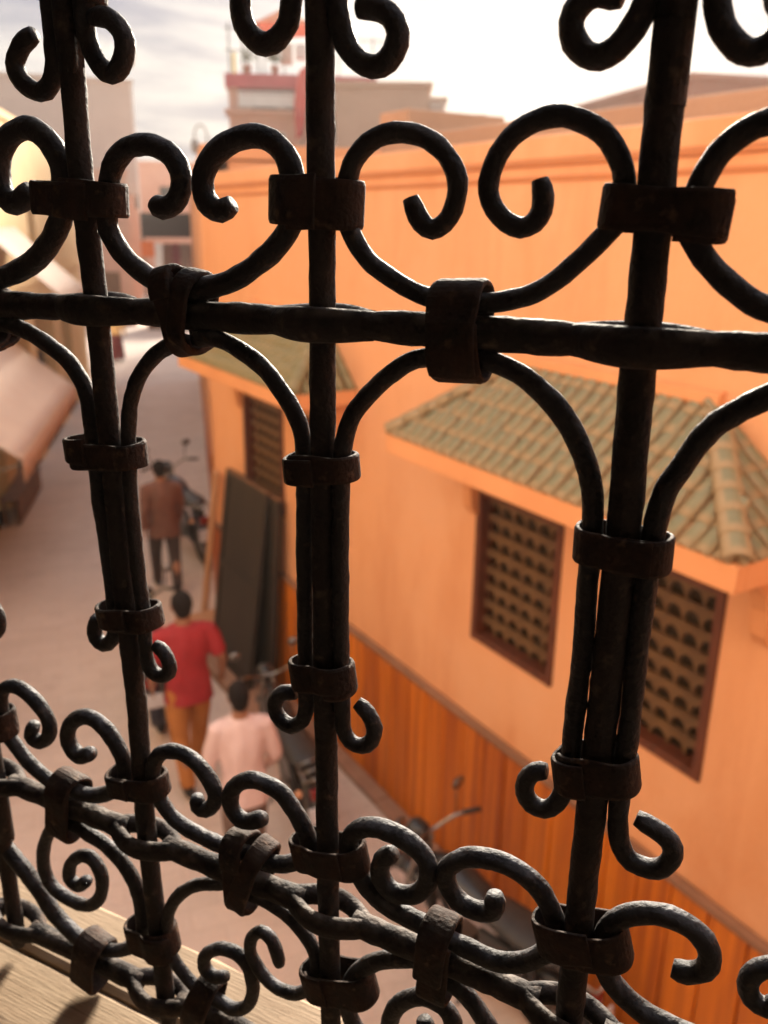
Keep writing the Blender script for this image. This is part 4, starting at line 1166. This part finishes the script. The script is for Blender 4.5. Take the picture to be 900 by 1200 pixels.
# thin haze over the lane, added also to imitate lens glare and sun glow
hz = MB().box(-30, 45, -20, 75, -1.0, 13.5).build('haze', 'white')
hz['kind'] = 'stuff'; hz['label'] = 'thin warm haze added over the lane and roofs, imitating lens glare'; hz['category'] = 'haze'
hm = bpy.data.materials.new('glare_haze'); hm.use_nodes = True
hn = hm.node_tree; hn.nodes.clear()
ho_ = hn.nodes.new('ShaderNodeOutputMaterial'); pv = hn.nodes.new('ShaderNodeVolumePrincipled')
pv.inputs['Color'].default_value = (1.0, 0.93, 0.84, 1); pv.inputs['Density'].default_value = 0.0016; pv.inputs['Anisotropy'].default_value = 0.35
hn.links.new(pv.outputs[0], ho_.inputs['Volume'])
hz.data.materials.clear(); hz.data.materials.append(hm)

# ================================================================== THE IRON GRILLE
from mathutils import noise as nz
SCROLLS = [([(0.4031, 0.0938), (0.4135, 0.0892), (0.4202, 0.0805), (0.4165, 0.0714), (0.405, 0.0657), (0.3962, 0.0691), (0.3919, 0.0767), (0.3908, 0.0877), (0.3905, 0.0981), (0.3901, 0.1088), (0.389, 0.1204), (0.3878, 0.1318)], 0.0053), ([(0.3605, 0.0982), (0.3512, 0.0978), (0.3418, 0.0906), (0.3405, 0.082), (0.3447, 0.0748), (0.3508, 0.0715), (0.3585, 0.076), (0.3635, 0.0835), (0.3664, 0.0932), (0.3664, 0.1068), (0.366, 0.1182), (0.3651, 0.1294)], 0.0053), ([(0.2611, 0.1081), (0.2666, 0.1031), (0.2679, 0.0955), (0.2663, 0.0879), (0.2608, 0.0814), (0.2541, 0.0785), (0.2474, 0.0808), (0.2416, 0.0867), (0.2396, 0.0959), (0.2389, 0.106), (0.2386, 0.116)], 0.0053), ([(0.2056, 0.0896), (0.1979, 0.0893), (0.1904, 0.0861), (0.1857, 0.0788), (0.188, 0.071), (0.1943, 0.0663), (0.202, 0.0671), (0.2099, 0.0731), (0.2142, 0.0819), (0.2163, 0.0939), (0.2172, 0.1039), (0.2171, 0.1137)], 0.0053), ([(0.0895, 0.0841), (0.0996, 0.0862), (0.1061, 0.0835), (0.1094, 0.0772), (0.1074, 0.0701), (0.1025, 0.0652), (0.0966, 0.0639), (0.0904, 0.0665), (0.0845, 0.0732), (0.0808, 0.0808), (0.0785, 0.0891), (0.0777, 0.0988)], 0.0055), ([(0.0359, 0.0816), (0.0313, 0.0752), (0.0311, 0.0681), (0.0348, 0.0634), (0.0403, 0.0615), (0.0454, 0.0638), (0.0503, 0.0689), (0.053, 0.0742), (0.0547, 0.08), (0.0556, 0.087), (0.0559, 0.0965)], 0.0052), ([(0.4183, 0.0158), (0.4276, 0.0094), (0.436, 0.0089), (0.4414, 0.0145), (0.4427, 0.0229), (0.441, 0.0321), (0.4353, 0.0406), (0.4269, 0.0457), (0.4164, 0.0481), (0.4075, 0.0456), (0.3999, 0.0401), (0.3935, 0.0312), (0.392, 0.0233), (0.392, 0.0099), (0.3975, -0.0011), (0.4065, -0.0124), (0.422, -0.0242), (0.4403, -0.0316), (0.4524, -0.0345), (0.4757, -0.0385), (0.4994, -0.0399)], 0.0067), ([(0.3288, 0.0091), (0.3233, 0.0061), (0.3156, 0.0086), (0.3106, 0.0153), (0.31, 0.0232), (0.3143, 0.031), (0.3224, 0.0357), (0.333, 0.0376), (0.3437, 0.0358), (0.352, 0.0301), (0.3571, 0.0225), (0.3604, 0.0094), (0.3611, -0.0021), (0.3589, -0.0092), (0.3502, -0.0198), (0.3376, -0.028), (0.3256, -0.0334), (0.3129, -0.0365), (0.3049, -0.0375)], 0.0059), ([(0.2785, 0.0079), (0.2855, 0.005), (0.2919, 0.007), (0.2959, 0.012), (0.2965, 0.0194), (0.2939, 0.0258), (0.2882, 0.0321), (0.2795, 0.037), (0.2696, 0.0395), (0.262, 0.0397), (0.2537, 0.0371), (0.2465, 0.0312), (0.2428, 0.0235), (0.2412, 0.0119), (0.243, -0.0007), (0.2503, -0.0105), (0.2619, -0.0195), (0.2794, -0.0294), (0.2973, -0.034), (0.3059, -0.0357), (0.3141, -0.0365)], 0.006), ([(0.1783, 0.0111), (0.1747, 0.0034), (0.1698, -0.0018), (0.1643, -0.0017), (0.159, 0.0031), (0.156, 0.0103), (0.1555, 0.0182), (0.1587, 0.0256), (0.1647, 0.032), (0.1731, 0.0367), (0.1828, 0.0388), (0.1913, 0.0383), (0.2, 0.035), (0.2067, 0.0286), (0.2103, 0.0212), (0.2126, 0.0081), (0.2085, -0.0054), (0.2001, -0.0165), (0.1918, -0.0221), (0.1836, -0.0265), (0.172, -0.0314), (0.1602, -0.0336), (0.1453, -0.0344)], 0.0047), ([(0.1178, 0.0185), (0.1158, 0.0117), (0.1161, 0.0059), (0.1192, 0.001), (0.1248, -0.0012), (0.1315, 0.0012), (0.1373, 0.0065), (0.1405, 0.0135), (0.1397, 0.0211), (0.1366, 0.0286), (0.1313, 0.0352), (0.1248, 0.0397), (0.1169, 0.0423), (0.109, 0.0427), (0.1007, 0.0401), (0.0933, 0.0361), (0.0876, 0.0302), (0.0834, 0.0221), (0.0818, 0.0133), (0.0829, 0.0034), (0.0876, -0.0027), (0.0928, -0.0083), (0.0992, -0.0147), (0.1108, -0.0247), (0.1209, -0.0299), (0.1315, -0.0326), (0.1433, -0.0343), (0.1559, -0.0345)], 0.0047), ([(0.0068, 0.0291), (0.014, 0.0351), (0.0224, 0.038), (0.0311, 0.0377), (0.0385, 0.0347), (0.0446, 0.0298), (0.0488, 0.0241), (0.0518, 0.0179), (0.0542, 0.011), (0.0552, 0.0027), (0.0531, -0.0038), (0.0479, -0.0115), (0.0398, -0.0192), (0.0313, -0.0257), (0.0231, -0.03), (0.0119, -0.033), (0.0011, -0.0343)], 0.0051), ([(0.4803, -0.0616), (0.4574, -0.0618), (0.4379, -0.0643), (0.4203, -0.0713), (0.4047, -0.0798), (0.395, -0.0898), (0.3897, -0.1017), (0.3885, -0.1141), (0.3881, -0.1273), (0.3876, -0.1461), (0.3868, -0.1737), (0.3852, -0.202), (0.3843, -0.2254), (0.3843, -0.2387), (0.3852, -0.2529), (0.3902, -0.264), (0.3975, -0.2689), (0.4039, -0.2654), (0.4044, -0.2574), (0.3996, -0.2488)], 0.0051), ([(0.3102, -0.0627), (0.3204, -0.0643), (0.3338, -0.0715), (0.3447, -0.0815), (0.3529, -0.0941), (0.3571, -0.1066), (0.3593, -0.1207), (0.3613, -0.1462), (0.3618, -0.1808), (0.3612, -0.2148), (0.3601, -0.2322), (0.3607, -0.2594), (0.3603, -0.2704), (0.3568, -0.2782), (0.3498, -0.2801), (0.3432, -0.2759), (0.3419, -0.2688), (0.3461, -0.2613), (0.3528, -0.2581)], 0.0047), ([(0.3066, -0.0611), (0.2973, -0.0605), (0.2883, -0.0607), (0.2735, -0.0665), (0.2608, -0.0745), (0.2515, -0.0845), (0.2433, -0.0959), (0.2388, -0.1088), (0.2375, -0.1255), (0.2381, -0.1546), (0.2384, -0.2004), (0.2387, -0.2436), (0.2384, -0.2609), (0.2386, -0.2712), (0.2414, -0.2801), (0.2491, -0.2864), (0.2569, -0.2846), (0.261, -0.2787), (0.2602, -0.2715), (0.2545, -0.2653), (0.2461, -0.2636)], 0.0048), ([(0.1549, -0.0592), (0.1658, -0.06), (0.1769, -0.0633), (0.1883, -0.0713), (0.2001, -0.0826), (0.2084, -0.0935), (0.2124, -0.1047), (0.2145, -0.1177), (0.2151, -0.146), (0.2153, -0.1955), (0.2149, -0.2375), (0.2144, -0.2666), (0.2139, -0.2777), (0.2094, -0.2849), (0.2021, -0.2861), (0.1957, -0.2807), (0.1939, -0.2717), (0.1983, -0.2636), (0.2055, -0.259)], 0.0048), ([(0.1549, -0.0584), (0.1484, -0.0583), (0.1374, -0.0598), (0.1252, -0.0631), (0.1139, -0.0695), (0.1037, -0.0779), (0.0959, -0.0873), (0.0894, -0.0984), (0.085, -0.1094), (0.0827, -0.1213), (0.0818, -0.1412), (0.0818, -0.1632), (0.0811, -0.1908), (0.082, -0.2355), (0.0819, -0.2518), (0.0822, -0.2645), (0.0833, -0.2731), (0.0869, -0.2838), (0.0929, -0.2901), (0.0999, -0.2888), (0.104, -0.2833), (0.104, -0.2759), (0.0994, -0.2691), (0.0936, -0.2672)], 0.0052), ([(-0.0039, -0.0567), (0.0064, -0.0596), (0.0166, -0.0647), (0.0261, -0.071), (0.0343, -0.0776), (0.0404, -0.0861), (0.0463, -0.0981), (0.0518, -0.1101), (0.0542, -0.1244), (0.0551, -0.1404), (0.0555, -0.1577), (0.0558, -0.1847), (0.0554, -0.2276), (0.0558, -0.2485), (0.056, -0.276), (0.0551, -0.2895), (0.0524, -0.2995), (0.0467, -0.3057), (0.0377, -0.3063), (0.0314, -0.3028), (0.0275, -0.294), (0.0299, -0.2868), (0.0379, -0.2816), (0.0469, -0.2788)], 0.0053), ([(0.4748, -0.3525), (0.4801, -0.3635), (0.4709, -0.3666), (0.4608, -0.357), (0.4604, -0.3433), (0.4722, -0.3311), (0.4868, -0.3253), (0.4987, -0.3278), (0.5067, -0.3371), (0.5092, -0.3561), (0.5068, -0.3679), (0.5001, -0.3763), (0.4852, -0.3896), (0.4678, -0.3974), (0.4542, -0.3996), (0.4421, -0.3984)], 0.0054), ([(0.4187, -0.3589), (0.431, -0.3656), (0.4394, -0.3604), (0.4413, -0.3504), (0.4357, -0.3396), (0.424, -0.3313), (0.412, -0.3306), (0.4003, -0.338), (0.3915, -0.3497), (0.3888, -0.3598), (0.3899, -0.3707), (0.3947, -0.3786), (0.4062, -0.3883), (0.42, -0.3952), (0.4319, -0.3979), (0.4437, -0.3975)], 0.0058), ([(0.326, -0.3634), (0.3259, -0.3715), (0.3196, -0.3719), (0.3128, -0.3655), (0.3108, -0.3555), (0.3157, -0.3453), (0.3249, -0.3372), (0.3359, -0.3335), (0.3467, -0.3349), (0.3559, -0.3405), (0.3621, -0.3512), (0.3633, -0.3638), (0.3591, -0.3763), (0.3476, -0.3889), (0.3303, -0.3937), (0.3112, -0.3955), (0.2944, -0.3953), (0.2828, -0.3935)], 0.0054), ([(0.2728, -0.3618), (0.2878, -0.3698), (0.297, -0.3652), (0.2992, -0.3554), (0.2939, -0.3445), (0.2829, -0.3363), (0.2724, -0.3347), (0.2591, -0.3377), (0.2494, -0.3482), (0.2421, -0.3589), (0.2398, -0.3683), (0.2406, -0.3777), (0.2464, -0.3846), (0.2608, -0.393), (0.2748, -0.3958), (0.291, -0.396)], 0.0057), ([(0.1806, -0.353), (0.1878, -0.3608), (0.1888, -0.3731), (0.1801, -0.3809), (0.1666, -0.3771), (0.1581, -0.3655), (0.1585, -0.3523), (0.1658, -0.3443), (0.1775, -0.3397), (0.1909, -0.3393), (0.2018, -0.3433), (0.2088, -0.3509), (0.2105, -0.3597), (0.2081, -0.3688), (0.2016, -0.3783), (0.1904, -0.389), (0.1764, -0.3933), (0.1617, -0.3952), (0.1511, -0.3962), (0.1413, -0.3962)], 0.0061), ([(0.117, -0.3568), (0.1179, -0.3685), (0.128, -0.3729), (0.1391, -0.3704), (0.1458, -0.3623), (0.1468, -0.3518), (0.1378, -0.3405), (0.1268, -0.3356), (0.1158, -0.3341), (0.1069, -0.3352), (0.0949, -0.3406), (0.0865, -0.3508), (0.0818, -0.3627), (0.0813, -0.3743), (0.0892, -0.3869), (0.1005, -0.3966), (0.114, -0.4018), (0.1276, -0.4013), (0.1411, -0.4006), (0.151, -0.4)], 0.006), ([(0.0202, -0.3617), (0.013, -0.3616), (0.0053, -0.3562), (0.0036, -0.3471), (0.0076, -0.3381), (0.0164, -0.3329), (0.0286, -0.3319), (0.0405, -0.3365), (0.0498, -0.3445), (0.0553, -0.3566), (0.0554, -0.371), (0.0505, -0.3833), (0.0425, -0.3912), (0.0315, -0.3974), (0.0198, -0.3996), (-0.0023, -0.4013), (-0.0148, -0.4014)], 0.006), ([(-0.0297, -0.351), (-0.0297, -0.3591), (-0.0251, -0.3652), (-0.0181, -0.3628), (-0.0152, -0.3555), (-0.0171, -0.347), (-0.0224, -0.3406), (-0.0285, -0.3377), (-0.0354, -0.3386), (-0.0437, -0.344), (-0.0491, -0.3529), (-0.0514, -0.3678), (-0.0479, -0.3835), (-0.0377, -0.3931), (-0.0226, -0.3982), (-0.0107, -0.4013)], 0.0052), ([(0.438, -0.4778), (0.449, -0.4879), (0.4584, -0.4845), (0.4545, -0.4692), (0.4414, -0.4569), (0.4302, -0.4564), (0.4232, -0.4693), (0.4274, -0.4894), (0.4404, -0.5031), (0.4596, -0.5063), (0.479, -0.5012), (0.4859, -0.4858), (0.4824, -0.4632), (0.47, -0.4411), (0.4564, -0.4268), (0.4433, -0.4198)], 0.0052), ([(0.4602, -0.429), (0.4445, -0.4286), (0.4288, -0.432), (0.4117, -0.4362), (0.3973, -0.4465), (0.3883, -0.4612), (0.3854, -0.4809), (0.3867, -0.5029), (0.3941, -0.5184), (0.4091, -0.532), (0.4265, -0.5401), (0.4417, -0.5412)], 0.0054), ([(0.5665, -0.4442), (0.5547, -0.4607), (0.5337, -0.4804), (0.5155, -0.4934), (0.4973, -0.5105), (0.4803, -0.5287), (0.4597, -0.5401), (0.4454, -0.5421), (0.4327, -0.5404)], 0.0065), ([(0.2839, -0.4209), (0.2951, -0.4227), (0.3095, -0.428), (0.3297, -0.437), (0.3466, -0.4522), (0.3583, -0.4723), (0.3623, -0.4919), (0.3629, -0.508), (0.3575, -0.5207), (0.3465, -0.5315), (0.3351, -0.5372), (0.3235, -0.537)], 0.0048), ([(0.3105, -0.5099), (0.3206, -0.5156), (0.3288, -0.5125), (0.3288, -0.5007), (0.3151, -0.4866), (0.2988, -0.4836), (0.2899, -0.4914), (0.2871, -0.5107), (0.2937, -0.529), (0.3061, -0.5385), (0.3189, -0.5379), (0.3343, -0.5376)], 0.0049), ([(0.2641, -0.4775), (0.2665, -0.4669), (0.2716, -0.4576), (0.2792, -0.456), (0.2865, -0.4644), (0.2885, -0.4772), (0.2819, -0.4899), (0.2696, -0.4982), (0.2543, -0.4973), (0.2433, -0.4888), (0.2365, -0.4766), (0.2349, -0.4592), (0.2392, -0.4464), (0.2495, -0.4362), (0.2619, -0.4298), (0.2746, -0.4268), (0.2918, -0.427)], 0.0046), ([(0.1404, -0.4188), (0.1569, -0.4228), (0.1734, -0.4293), (0.191, -0.4397), (0.2037, -0.4542), (0.2106, -0.4703), (0.2112, -0.4872), (0.2048, -0.5022), (0.1909, -0.5094)], 0.0057), ([(0.1568, -0.4254), (0.1477, -0.4283), (0.1387, -0.4324), (0.1297, -0.4372), (0.1206, -0.4464), (0.1113, -0.4588), (0.1052, -0.4724)], 0.0056), ([(0.1573, -0.4677), (0.1523, -0.479), (0.1437, -0.4771), (0.1374, -0.4647), (0.1411, -0.4551), (0.1492, -0.4504), (0.1584, -0.451), (0.1675, -0.4577), (0.1756, -0.4674), (0.1802, -0.4804), (0.1805, -0.4949), (0.1724, -0.5065)], 0.0058)]
UPRIGHTS = [([(0.5253, -0.3833), (0.5246, -0.4101), (0.5281, -0.4552), (0.5293, -0.4888)], 0.0064), ([(0.3778, 0.1308), (0.379, 0.1079), (0.3781, 0.0706), (0.379, 0.031), (0.3774, -0.0059), (0.3762, -0.0378), (0.3755, -0.0786), (0.3754, -0.1126), (0.3747, -0.1416), (0.3748, -0.2176), (0.3732, -0.2736), (0.3724, -0.3118), (0.3737, -0.3941), (0.3729, -0.4428), (0.3701, -0.5357), (0.3686, -0.5855)], 0.0068), ([(0.2253, 0.1145), (0.2255, 0.0671), (0.2255, 0.0282), (0.2255, -0.0196), (0.2259, -0.0785), (0.2261, -0.1477), (0.226, -0.2699), (0.2257, -0.3165), (0.2256, -0.4053), (0.2249, -0.4509), (0.2243, -0.5088)], 0.0068), ([(0.0689, 0.0979), (0.0692, 0.0812), (0.0693, 0.058), (0.0697, 0.0254), (0.069, -0.0148), (0.069, -0.0606), (0.0687, -0.0907), (0.0681, -0.117), (0.0683, -0.2046), (0.0694, -0.2991), (0.0694, -0.3317), (0.0695, -0.392), (0.0695, -0.4266)], 0.0078)]
CROSS = [([(0.5016, -0.05), (0.4552, -0.0499), (0.4355, -0.0499), (0.3802, -0.0485), (0.3545, -0.0486), (0.3103, -0.0485), (0.2657, -0.0482), (0.2245, -0.0475), (0.1896, -0.0475), (0.1511, -0.0475), (0.1262, -0.0474), (0.095, -0.0472), (0.0729, -0.0475), (0.0352, -0.0472), (0.0191, -0.0474), (0.0005, -0.0477)], 0.0085), ([(0.5802, -0.413), (0.5217, -0.4146), (0.4966, -0.4147), (0.4495, -0.4144), (0.4092, -0.4142), (0.3757, -0.415), (0.3474, -0.4151), (0.3181, -0.4157), (0.2899, -0.4164), (0.2615, -0.415), (0.226, -0.4149), (0.2081, -0.4151), (0.1841, -0.4163), (0.1476, -0.4165), (0.1242, -0.4175), (0.1068, -0.4185), (0.0828, -0.4197), (0.067, -0.4209), (0.044, -0.4229)], 0.009), ([(0.589, -0.5541), (0.547, -0.5534), (0.5077, -0.5574), (0.4695, -0.5575), (0.4373, -0.5563), (0.4074, -0.5564), (0.3762, -0.5579), (0.3491, -0.5567), (0.3169, -0.5547)], 0.0098)]
COLLARS = [[0.4071, 0.1159, 0.3516, 0.1093, 0.0115], [0.4162, 0.0122, 0.3477, 0.009, 0.0196], [0.2556, 0.0103, 0.2016, 0.0077, 0.0263], [0.0936, 0.0077, 0.0371, 0.0035, 0.0188], [0.4075, -0.1356, 0.3483, -0.1318, 0.0184], [0.2494, -0.1247, 0.2028, -0.1203, 0.0168], [0.092, -0.1396, 0.0423, -0.1389, 0.0196], [0.3976, -0.2453, 0.3452, -0.236, 0.0173], [0.2499, -0.2493, 0.205, -0.243, 0.0199], [0.0908, -0.2622, 0.045, -0.2537, 0.0223], [0.4028, -0.3736, 0.3514, -0.3647, 0.0187], [0.2526, -0.3765, 0.197, -0.3638, 0.0219], [0.0942, -0.3712, 0.0394, -0.3555, 0.0245], [0.4014, -0.5079, 0.3535, -0.5005, 0.0284], [0.2437, -0.4758, 0.1902, -0.4608, 0.0244], [0.5231, -0.3616, 0.4972, -0.3599, 0.0281]]
CLIPS = [[0.3108, -0.0244, 0.3108, -0.0697, 0.0234], [0.1517, -0.0241, 0.1496, -0.07, 0.0263], [0.4678, -0.0372, 0.4711, -0.078, 0.0309], [0.4437, -0.3857, 0.4533, -0.4419, 0.0271], [0.2815, -0.3802, 0.2931, -0.439, 0.0279], [0.1471, -0.385, 0.1505, -0.445, 0.024], [0.4361, -0.5319, 0.449, -0.5847, 0.0288], [0.3256, -0.522, 0.3361, -0.5632, 0.0241]]

gr = in_window(empty('window_grille'))
tag(gr, 'black wrought iron window grille of scrolls and uprights filling the foreground', 'grille')
V0 = CAM_Z - SILL_Z
def P(u, v, n=0.0):
    return Vector((-u, n, v + V0))
def rough_tube(mb, pts, r, seg, seed, amp=0.07, taper0=True, taper1=True):
    rr = []; n = len(pts); q = []
    for i, p in enumerate(pts):
        f = 1 + amp * nz.noise(Vector((p.x * 70 + seed, p.z * 70, seed * 1.7))) + amp * 0.6 * nz.noise(Vector((p.x * 190, p.z * 190 + seed, 3)))
        rr.append(r * f)
    if taper0: rr[0] *= 0.80; rr[1] *= 0.99
    if taper1: rr[-1] *= 0.80; rr[-2] *= 0.99
    o = len(mb.v)
    mb.tube(pts, rr, seg)
    for i in range(o, len(mb.v)):
        c = Vector(mb.v[i]); ax = pts[min(n - 1, (i - o) // seg)]
        d = c - ax
        if d.length > 1e-6:
            c = ax + d * (1 + 0.075 * nz.noise(c * 150 + Vector((seed, 0, 0))) + 0.03 * nz.noise(c * 420))
            mb.v[i] = tuple(c)
SC, CO, CL = [], [], []
for k in range(6):                                  # the hanging loops come down from a higher cross bar
    uv, r = SCROLLS[k]
    u0 = uv[-1][0]; sg = 1 if k % 2 == 0 else -1
    SCROLLS[k] = (uv + [(u0, 0.175), (u0 + sg * 0.004, 0.218), (u0 + sg * 0.02, 0.262), (u0 + sg * 0.043, 0.284), (u0 + sg * 0.066, 0.290)], r)
for k, (uv, r) in enumerate(SCROLLS):
    pts = catmull([P(u, v) for u, v in uv], 0.0032)
    m = len(pts)
    for i, p in enumerate(pts):                    # a hand-bent rod wanders a little out of plane
        p.y += 0.0022 * nz.noise(Vector((i * 0.03, k * 3.1, 0)))
    mb = MB(); rough_tube(mb, pts, r * 0.985, 14, k * 5.3)
    SC.append(mb.build('scroll', 'iron', gr, smooth=True))
upx = []
for k, (uv, r) in enumerate(UPRIGHTS + [([(-0.088, 0.0), (-0.088, -0.3)], 0.007), ([(-0.243, 0.0), (-0.243, -0.3)], 0.007), ([(0.681, 0.0), (0.681, -0.3)], 0.0068)]):
    u0 = sum(p[0] for p in uv) / len(uv); upx.append(u0)
    pts_ = [P(u, v) for u, v in uv]
    a = P(uv[0][0], 0.84); z = P(uv[-1][0], -0.583)
    if pts_[0].z < a.z - 0.02: pts_ = [a] + ([] if k in (1, 2, 3) else []) + pts_
    if pts_[-1].z > z.z + 0.01: pts_ = pts_ + [z]
    pts = catmull(pts_, 0.006)
    mb = MB(); rough_tube(mb, pts, r, 16, 100 + k * 3, 0.035)
    mb.build('upright', 'iron_bar', gr, smooth=True)
# cross bars, opened into an eye wherever an upright passes through
for k, (uv, r) in enumerate(CROSS + [([(0.79, 0.312), (-0.33, 0.312)], 0.0079)]):
    r = (0.0079, 0.0078, 0.0080, 0.0079)[k]
    vm = sum(p[1] for p in uv) / len(uv)
    vs_ = sorted(uv, key=lambda p: -p[0])
    def vat(u):
        for (a, b) in zip(vs_, vs_[1:]):
            if a[0] >= u >= b[0]:
                t = (a[0] - u) / max(1e-6, a[0] - b[0]); return a[1] * (1 - t) + b[1] * t
        return vs_[0][1] if u > vs_[0][0] else vs_[-1][1]
    eyes = sorted(upx, reverse=True)
    ends = [0.795] + [e for e in eyes for _ in (0, 1)] + [-0.335]
    mb = MB()
    EY = 0.0185
    for j in range(0, len(ends), 2):
        a, b = ends[j], ends[j + 1]
        ua = a if j == 0 else a - EY
        ub = b if j == len(ends) - 2 else b + EY
        n = max(6, int((ua - ub) / 0.005))
        pts = [P(ua + (ub - ua) * i / n, vat(ua + (ub - ua) * i / n)) for i in range(n + 1)]
        o = len(mb.v)
        rough_tube(mb, pts, r, 16, 200 + k * 17 + j, 0.10, False, False)
        for i in range(o, len(mb.v)):               # swell and flatten towards the eyes
            c = Vector(mb.v[i]); ax = pts[(i - o) // 16]
            dd = min([abs(-ax.x - e) for e in eyes])
            s = math.exp(-((dd - EY) / 0.010) ** 2) if dd >= EY else 1
            d = c - ax
            mb.v[i] = tuple(ax + Vector((d.x, d.y * (1 + 0.12 * s), d.z * (1 - (0.16 if k == 0 else 0.02) * s))))
    for e in eyes:
        for s in (-1, 1):
            sp = []
            for i in range(15):
                t = i / 14 * 2 - 1
                uu = e - t * (EY + 0.011)
                off = 0.0012 + 0.0112 * (max(0.0, math.cos(min(1, abs(t) * 1.12) * math.pi / 2)) ** 0.85)
                sp.append(P(uu, vat(uu), s * off))
            mb.tube(sp, [(0.0072 * (1 + (0.22 if k == 0 else 0.02) * math.cos(math.pi * (i / 14 - .5))), 0.0052) for i in range(15)], 12)
    mb.build('cross_bar', 'iron_bar', gr, smooth=True)
# hammered straps that bind the rods
def strap(c, la, hl, wa, w, hd, seed, th=0.0026, start=0.25, turns=1.16, drift=0.0):
    """flat iron strip bent round the rods; la = long direction in the grille plane, wa = width direction"""
    random.seed(seed)
    nv = Vector((0, 1, 0))
    rc = min(hd, hl) * 0.92
    base = []
    cx, cy = hl - rc, hd - rc
    for (sx, sy, a0) in ((1, 1, 0), (-1, 1, 90), (-1, -1, 180), (1, -1, 270)):
        for i in range(7):
            an = R(a0 + 90 * i / 6)
            base.append((sx * cx + rc * math.cos(an), sy * cy + rc * math.sin(an)))
    # resample evenly
    per = []; tot = 0
    for i in range(len(base)):
        p, q = base[i], base[(i + 1) % len(base)]; d = math.hypot(q[0] - p[0], q[1] - p[1]); per.append((tot, d)); tot += d
    def at(s):
        s %= tot
        for i, (o, d) in enumerate(per):
            if o <= s <= o + d + 1e-9:
                t = (s - o) / max(d, 1e-9); p, q = base[i], base[(i + 1) % len(base)]
                return (p[0] * (1 - t) + q[0] * t, p[1] * (1 - t) + q[1] * t)
        return base[0]
    N = 64; rings = []
    for i in range(N + 1):
        f_ = i / N
        s = tot * (start + turns * f_)
        a, b = at(s); a2, b2 = at(s + tot * 0.01)
        tx, ty = a2 - a, b2 - b; l = math.hypot(tx, ty) or 1
        nx, ny = ty / l, -tx / l
        lift = th * 1.05 * max(0, min(1, (f_ - (1 / turns) + 0.06) / 0.06)) + 0.0004 * math.sin(i * 0.31 + seed)
        wv = w / 2 * (1 + 0.05 * math.sin(i * 0.19 + seed * 2) + 0.02 * math.sin(i * 0.5 + seed))
        dr = drift * (f_ - 0.5) * w
        ring = []
        for (o, ww) in ((0, -1), (0, 1), (th * .7, 1.0), (th, .82), (th, -.82), (th * .7, -1.0)):
            oo = o + lift
            ring.append(c + la * (a + nx * oo) + nv * (b + ny * oo) + wa * (wv * ww + dr))
        rings.append(ring)
    return MB().loft(rings)
for k, (ul, vl, ur, vr, h) in enumerate(COLLARS):
    a, b = P(ul, vl), P(ur, vr)
    c = (a + b) / 2; la = (b - a).normalized(); hl = (b - a).length / 2 - 0.0048
    wa = Vector((-la.z, 0, la.x))
    h_ = min(h, 0.0245) * (0.86 if k > 3 else 0.95)
    CO.append(None)
    CO[-1] = strap(c, la, hl, wa, h_, 0.0098, k * 3 + 1, 0.0024, (0.60, 0.72, 0.66, 0.80, 0.55)[k % 5], 1.15, (0.25, -0.12, 0.05, 0.15)[k % 4]).build('collar', 'iron_strap', gr, smooth=False, bevel=0.0004)
for k, (ut, vt, ub, vb, w) in enumerate(CLIPS):
    a, b = P(ut, vt), P(ub, vb)
    c = (a + b) / 2; la = (b - a).normalized(); hl = (b - a).length / 2 - 0.0022
    wa = Vector((-la.z, 0, la.x))
    CL.append([])
    if k in (0, 2, 4):                              # wrapped twice with a narrower strip, one turn over the other
        for q, (ang, off, hd, ww) in enumerate(((R(13), -0.0035, 0.0100, 0.56), (R(-9), 0.0045, 0.0128, 0.50))):
            l2 = Vector((la.x * math.cos(ang) - la.z * math.sin(ang), 0, la.x * math.sin(ang) + la.z * math.cos(ang)))
            w2 = Vector((-l2.z, 0, l2.x))
            CL[-1].append(strap(c + wa * off, l2, hl - 0.001 * q, w2, w * ww, hd, 70 + k * 5 + q, 0.0034, (0.55, 0.12)[q], 1.12, 0.15).build('clip', 'iron_strap', gr, smooth=False, bevel=0.0009))
        continue
    CL[-1].append(strap(c, la, hl, wa, w * (0.92 if k < 3 else 0.76), 0.0104, 50 + k * 3, 0.0030, (0.52, 0.7, 0.6)[k % 3], 1.2, (0.1, 0.0, -0.15)[k % 3]).build('clip', 'iron_strap', gr, smooth=False, bevel=0.0006))

# the bays beyond the picture's edges repeat the same pieces
def again(o, du, dv=0.0):
    c = o.copy(); col.objects.link(c); c.parent = gr
    c.location = (-du, 0, dv)
for k in (2, 3, 8, 9, 14, 15, 22, 31, 32): again(SC[k], -0.3135)
for k in (2, 5, 8, 11, 14): again(CO[k], -0.3135)
for k in (2, 3, 8, 9, 14, 15, 21): again(SC[k], 0.3025)
for k in (2, 5, 8): again(CO[k], 0.3025)
for k in (30, 29): again(SC[k], -0.31)
for k, d in ((1, -0.1565), (5, -0.1565), (7, -0.31), (1, -0.313), (5, -0.313), (0, 0.305)):
    for o in CL[k]: again(o, d, -0.012 if k == 5 else 0.0)
for k, d in ((8, 0.0), (9, 0.0), (8, -0.3135), (8, 0.3025)): again(CO[k], d, 0.365)
for k in (4, 5, 6): again(CO[k], 0.0, 0.36)
for k, d in ((0, 0.0), (1, 0.0), (1, -0.1565), (0, 0.155)):
    for o in CL[k]: again(o, d, 0.36)
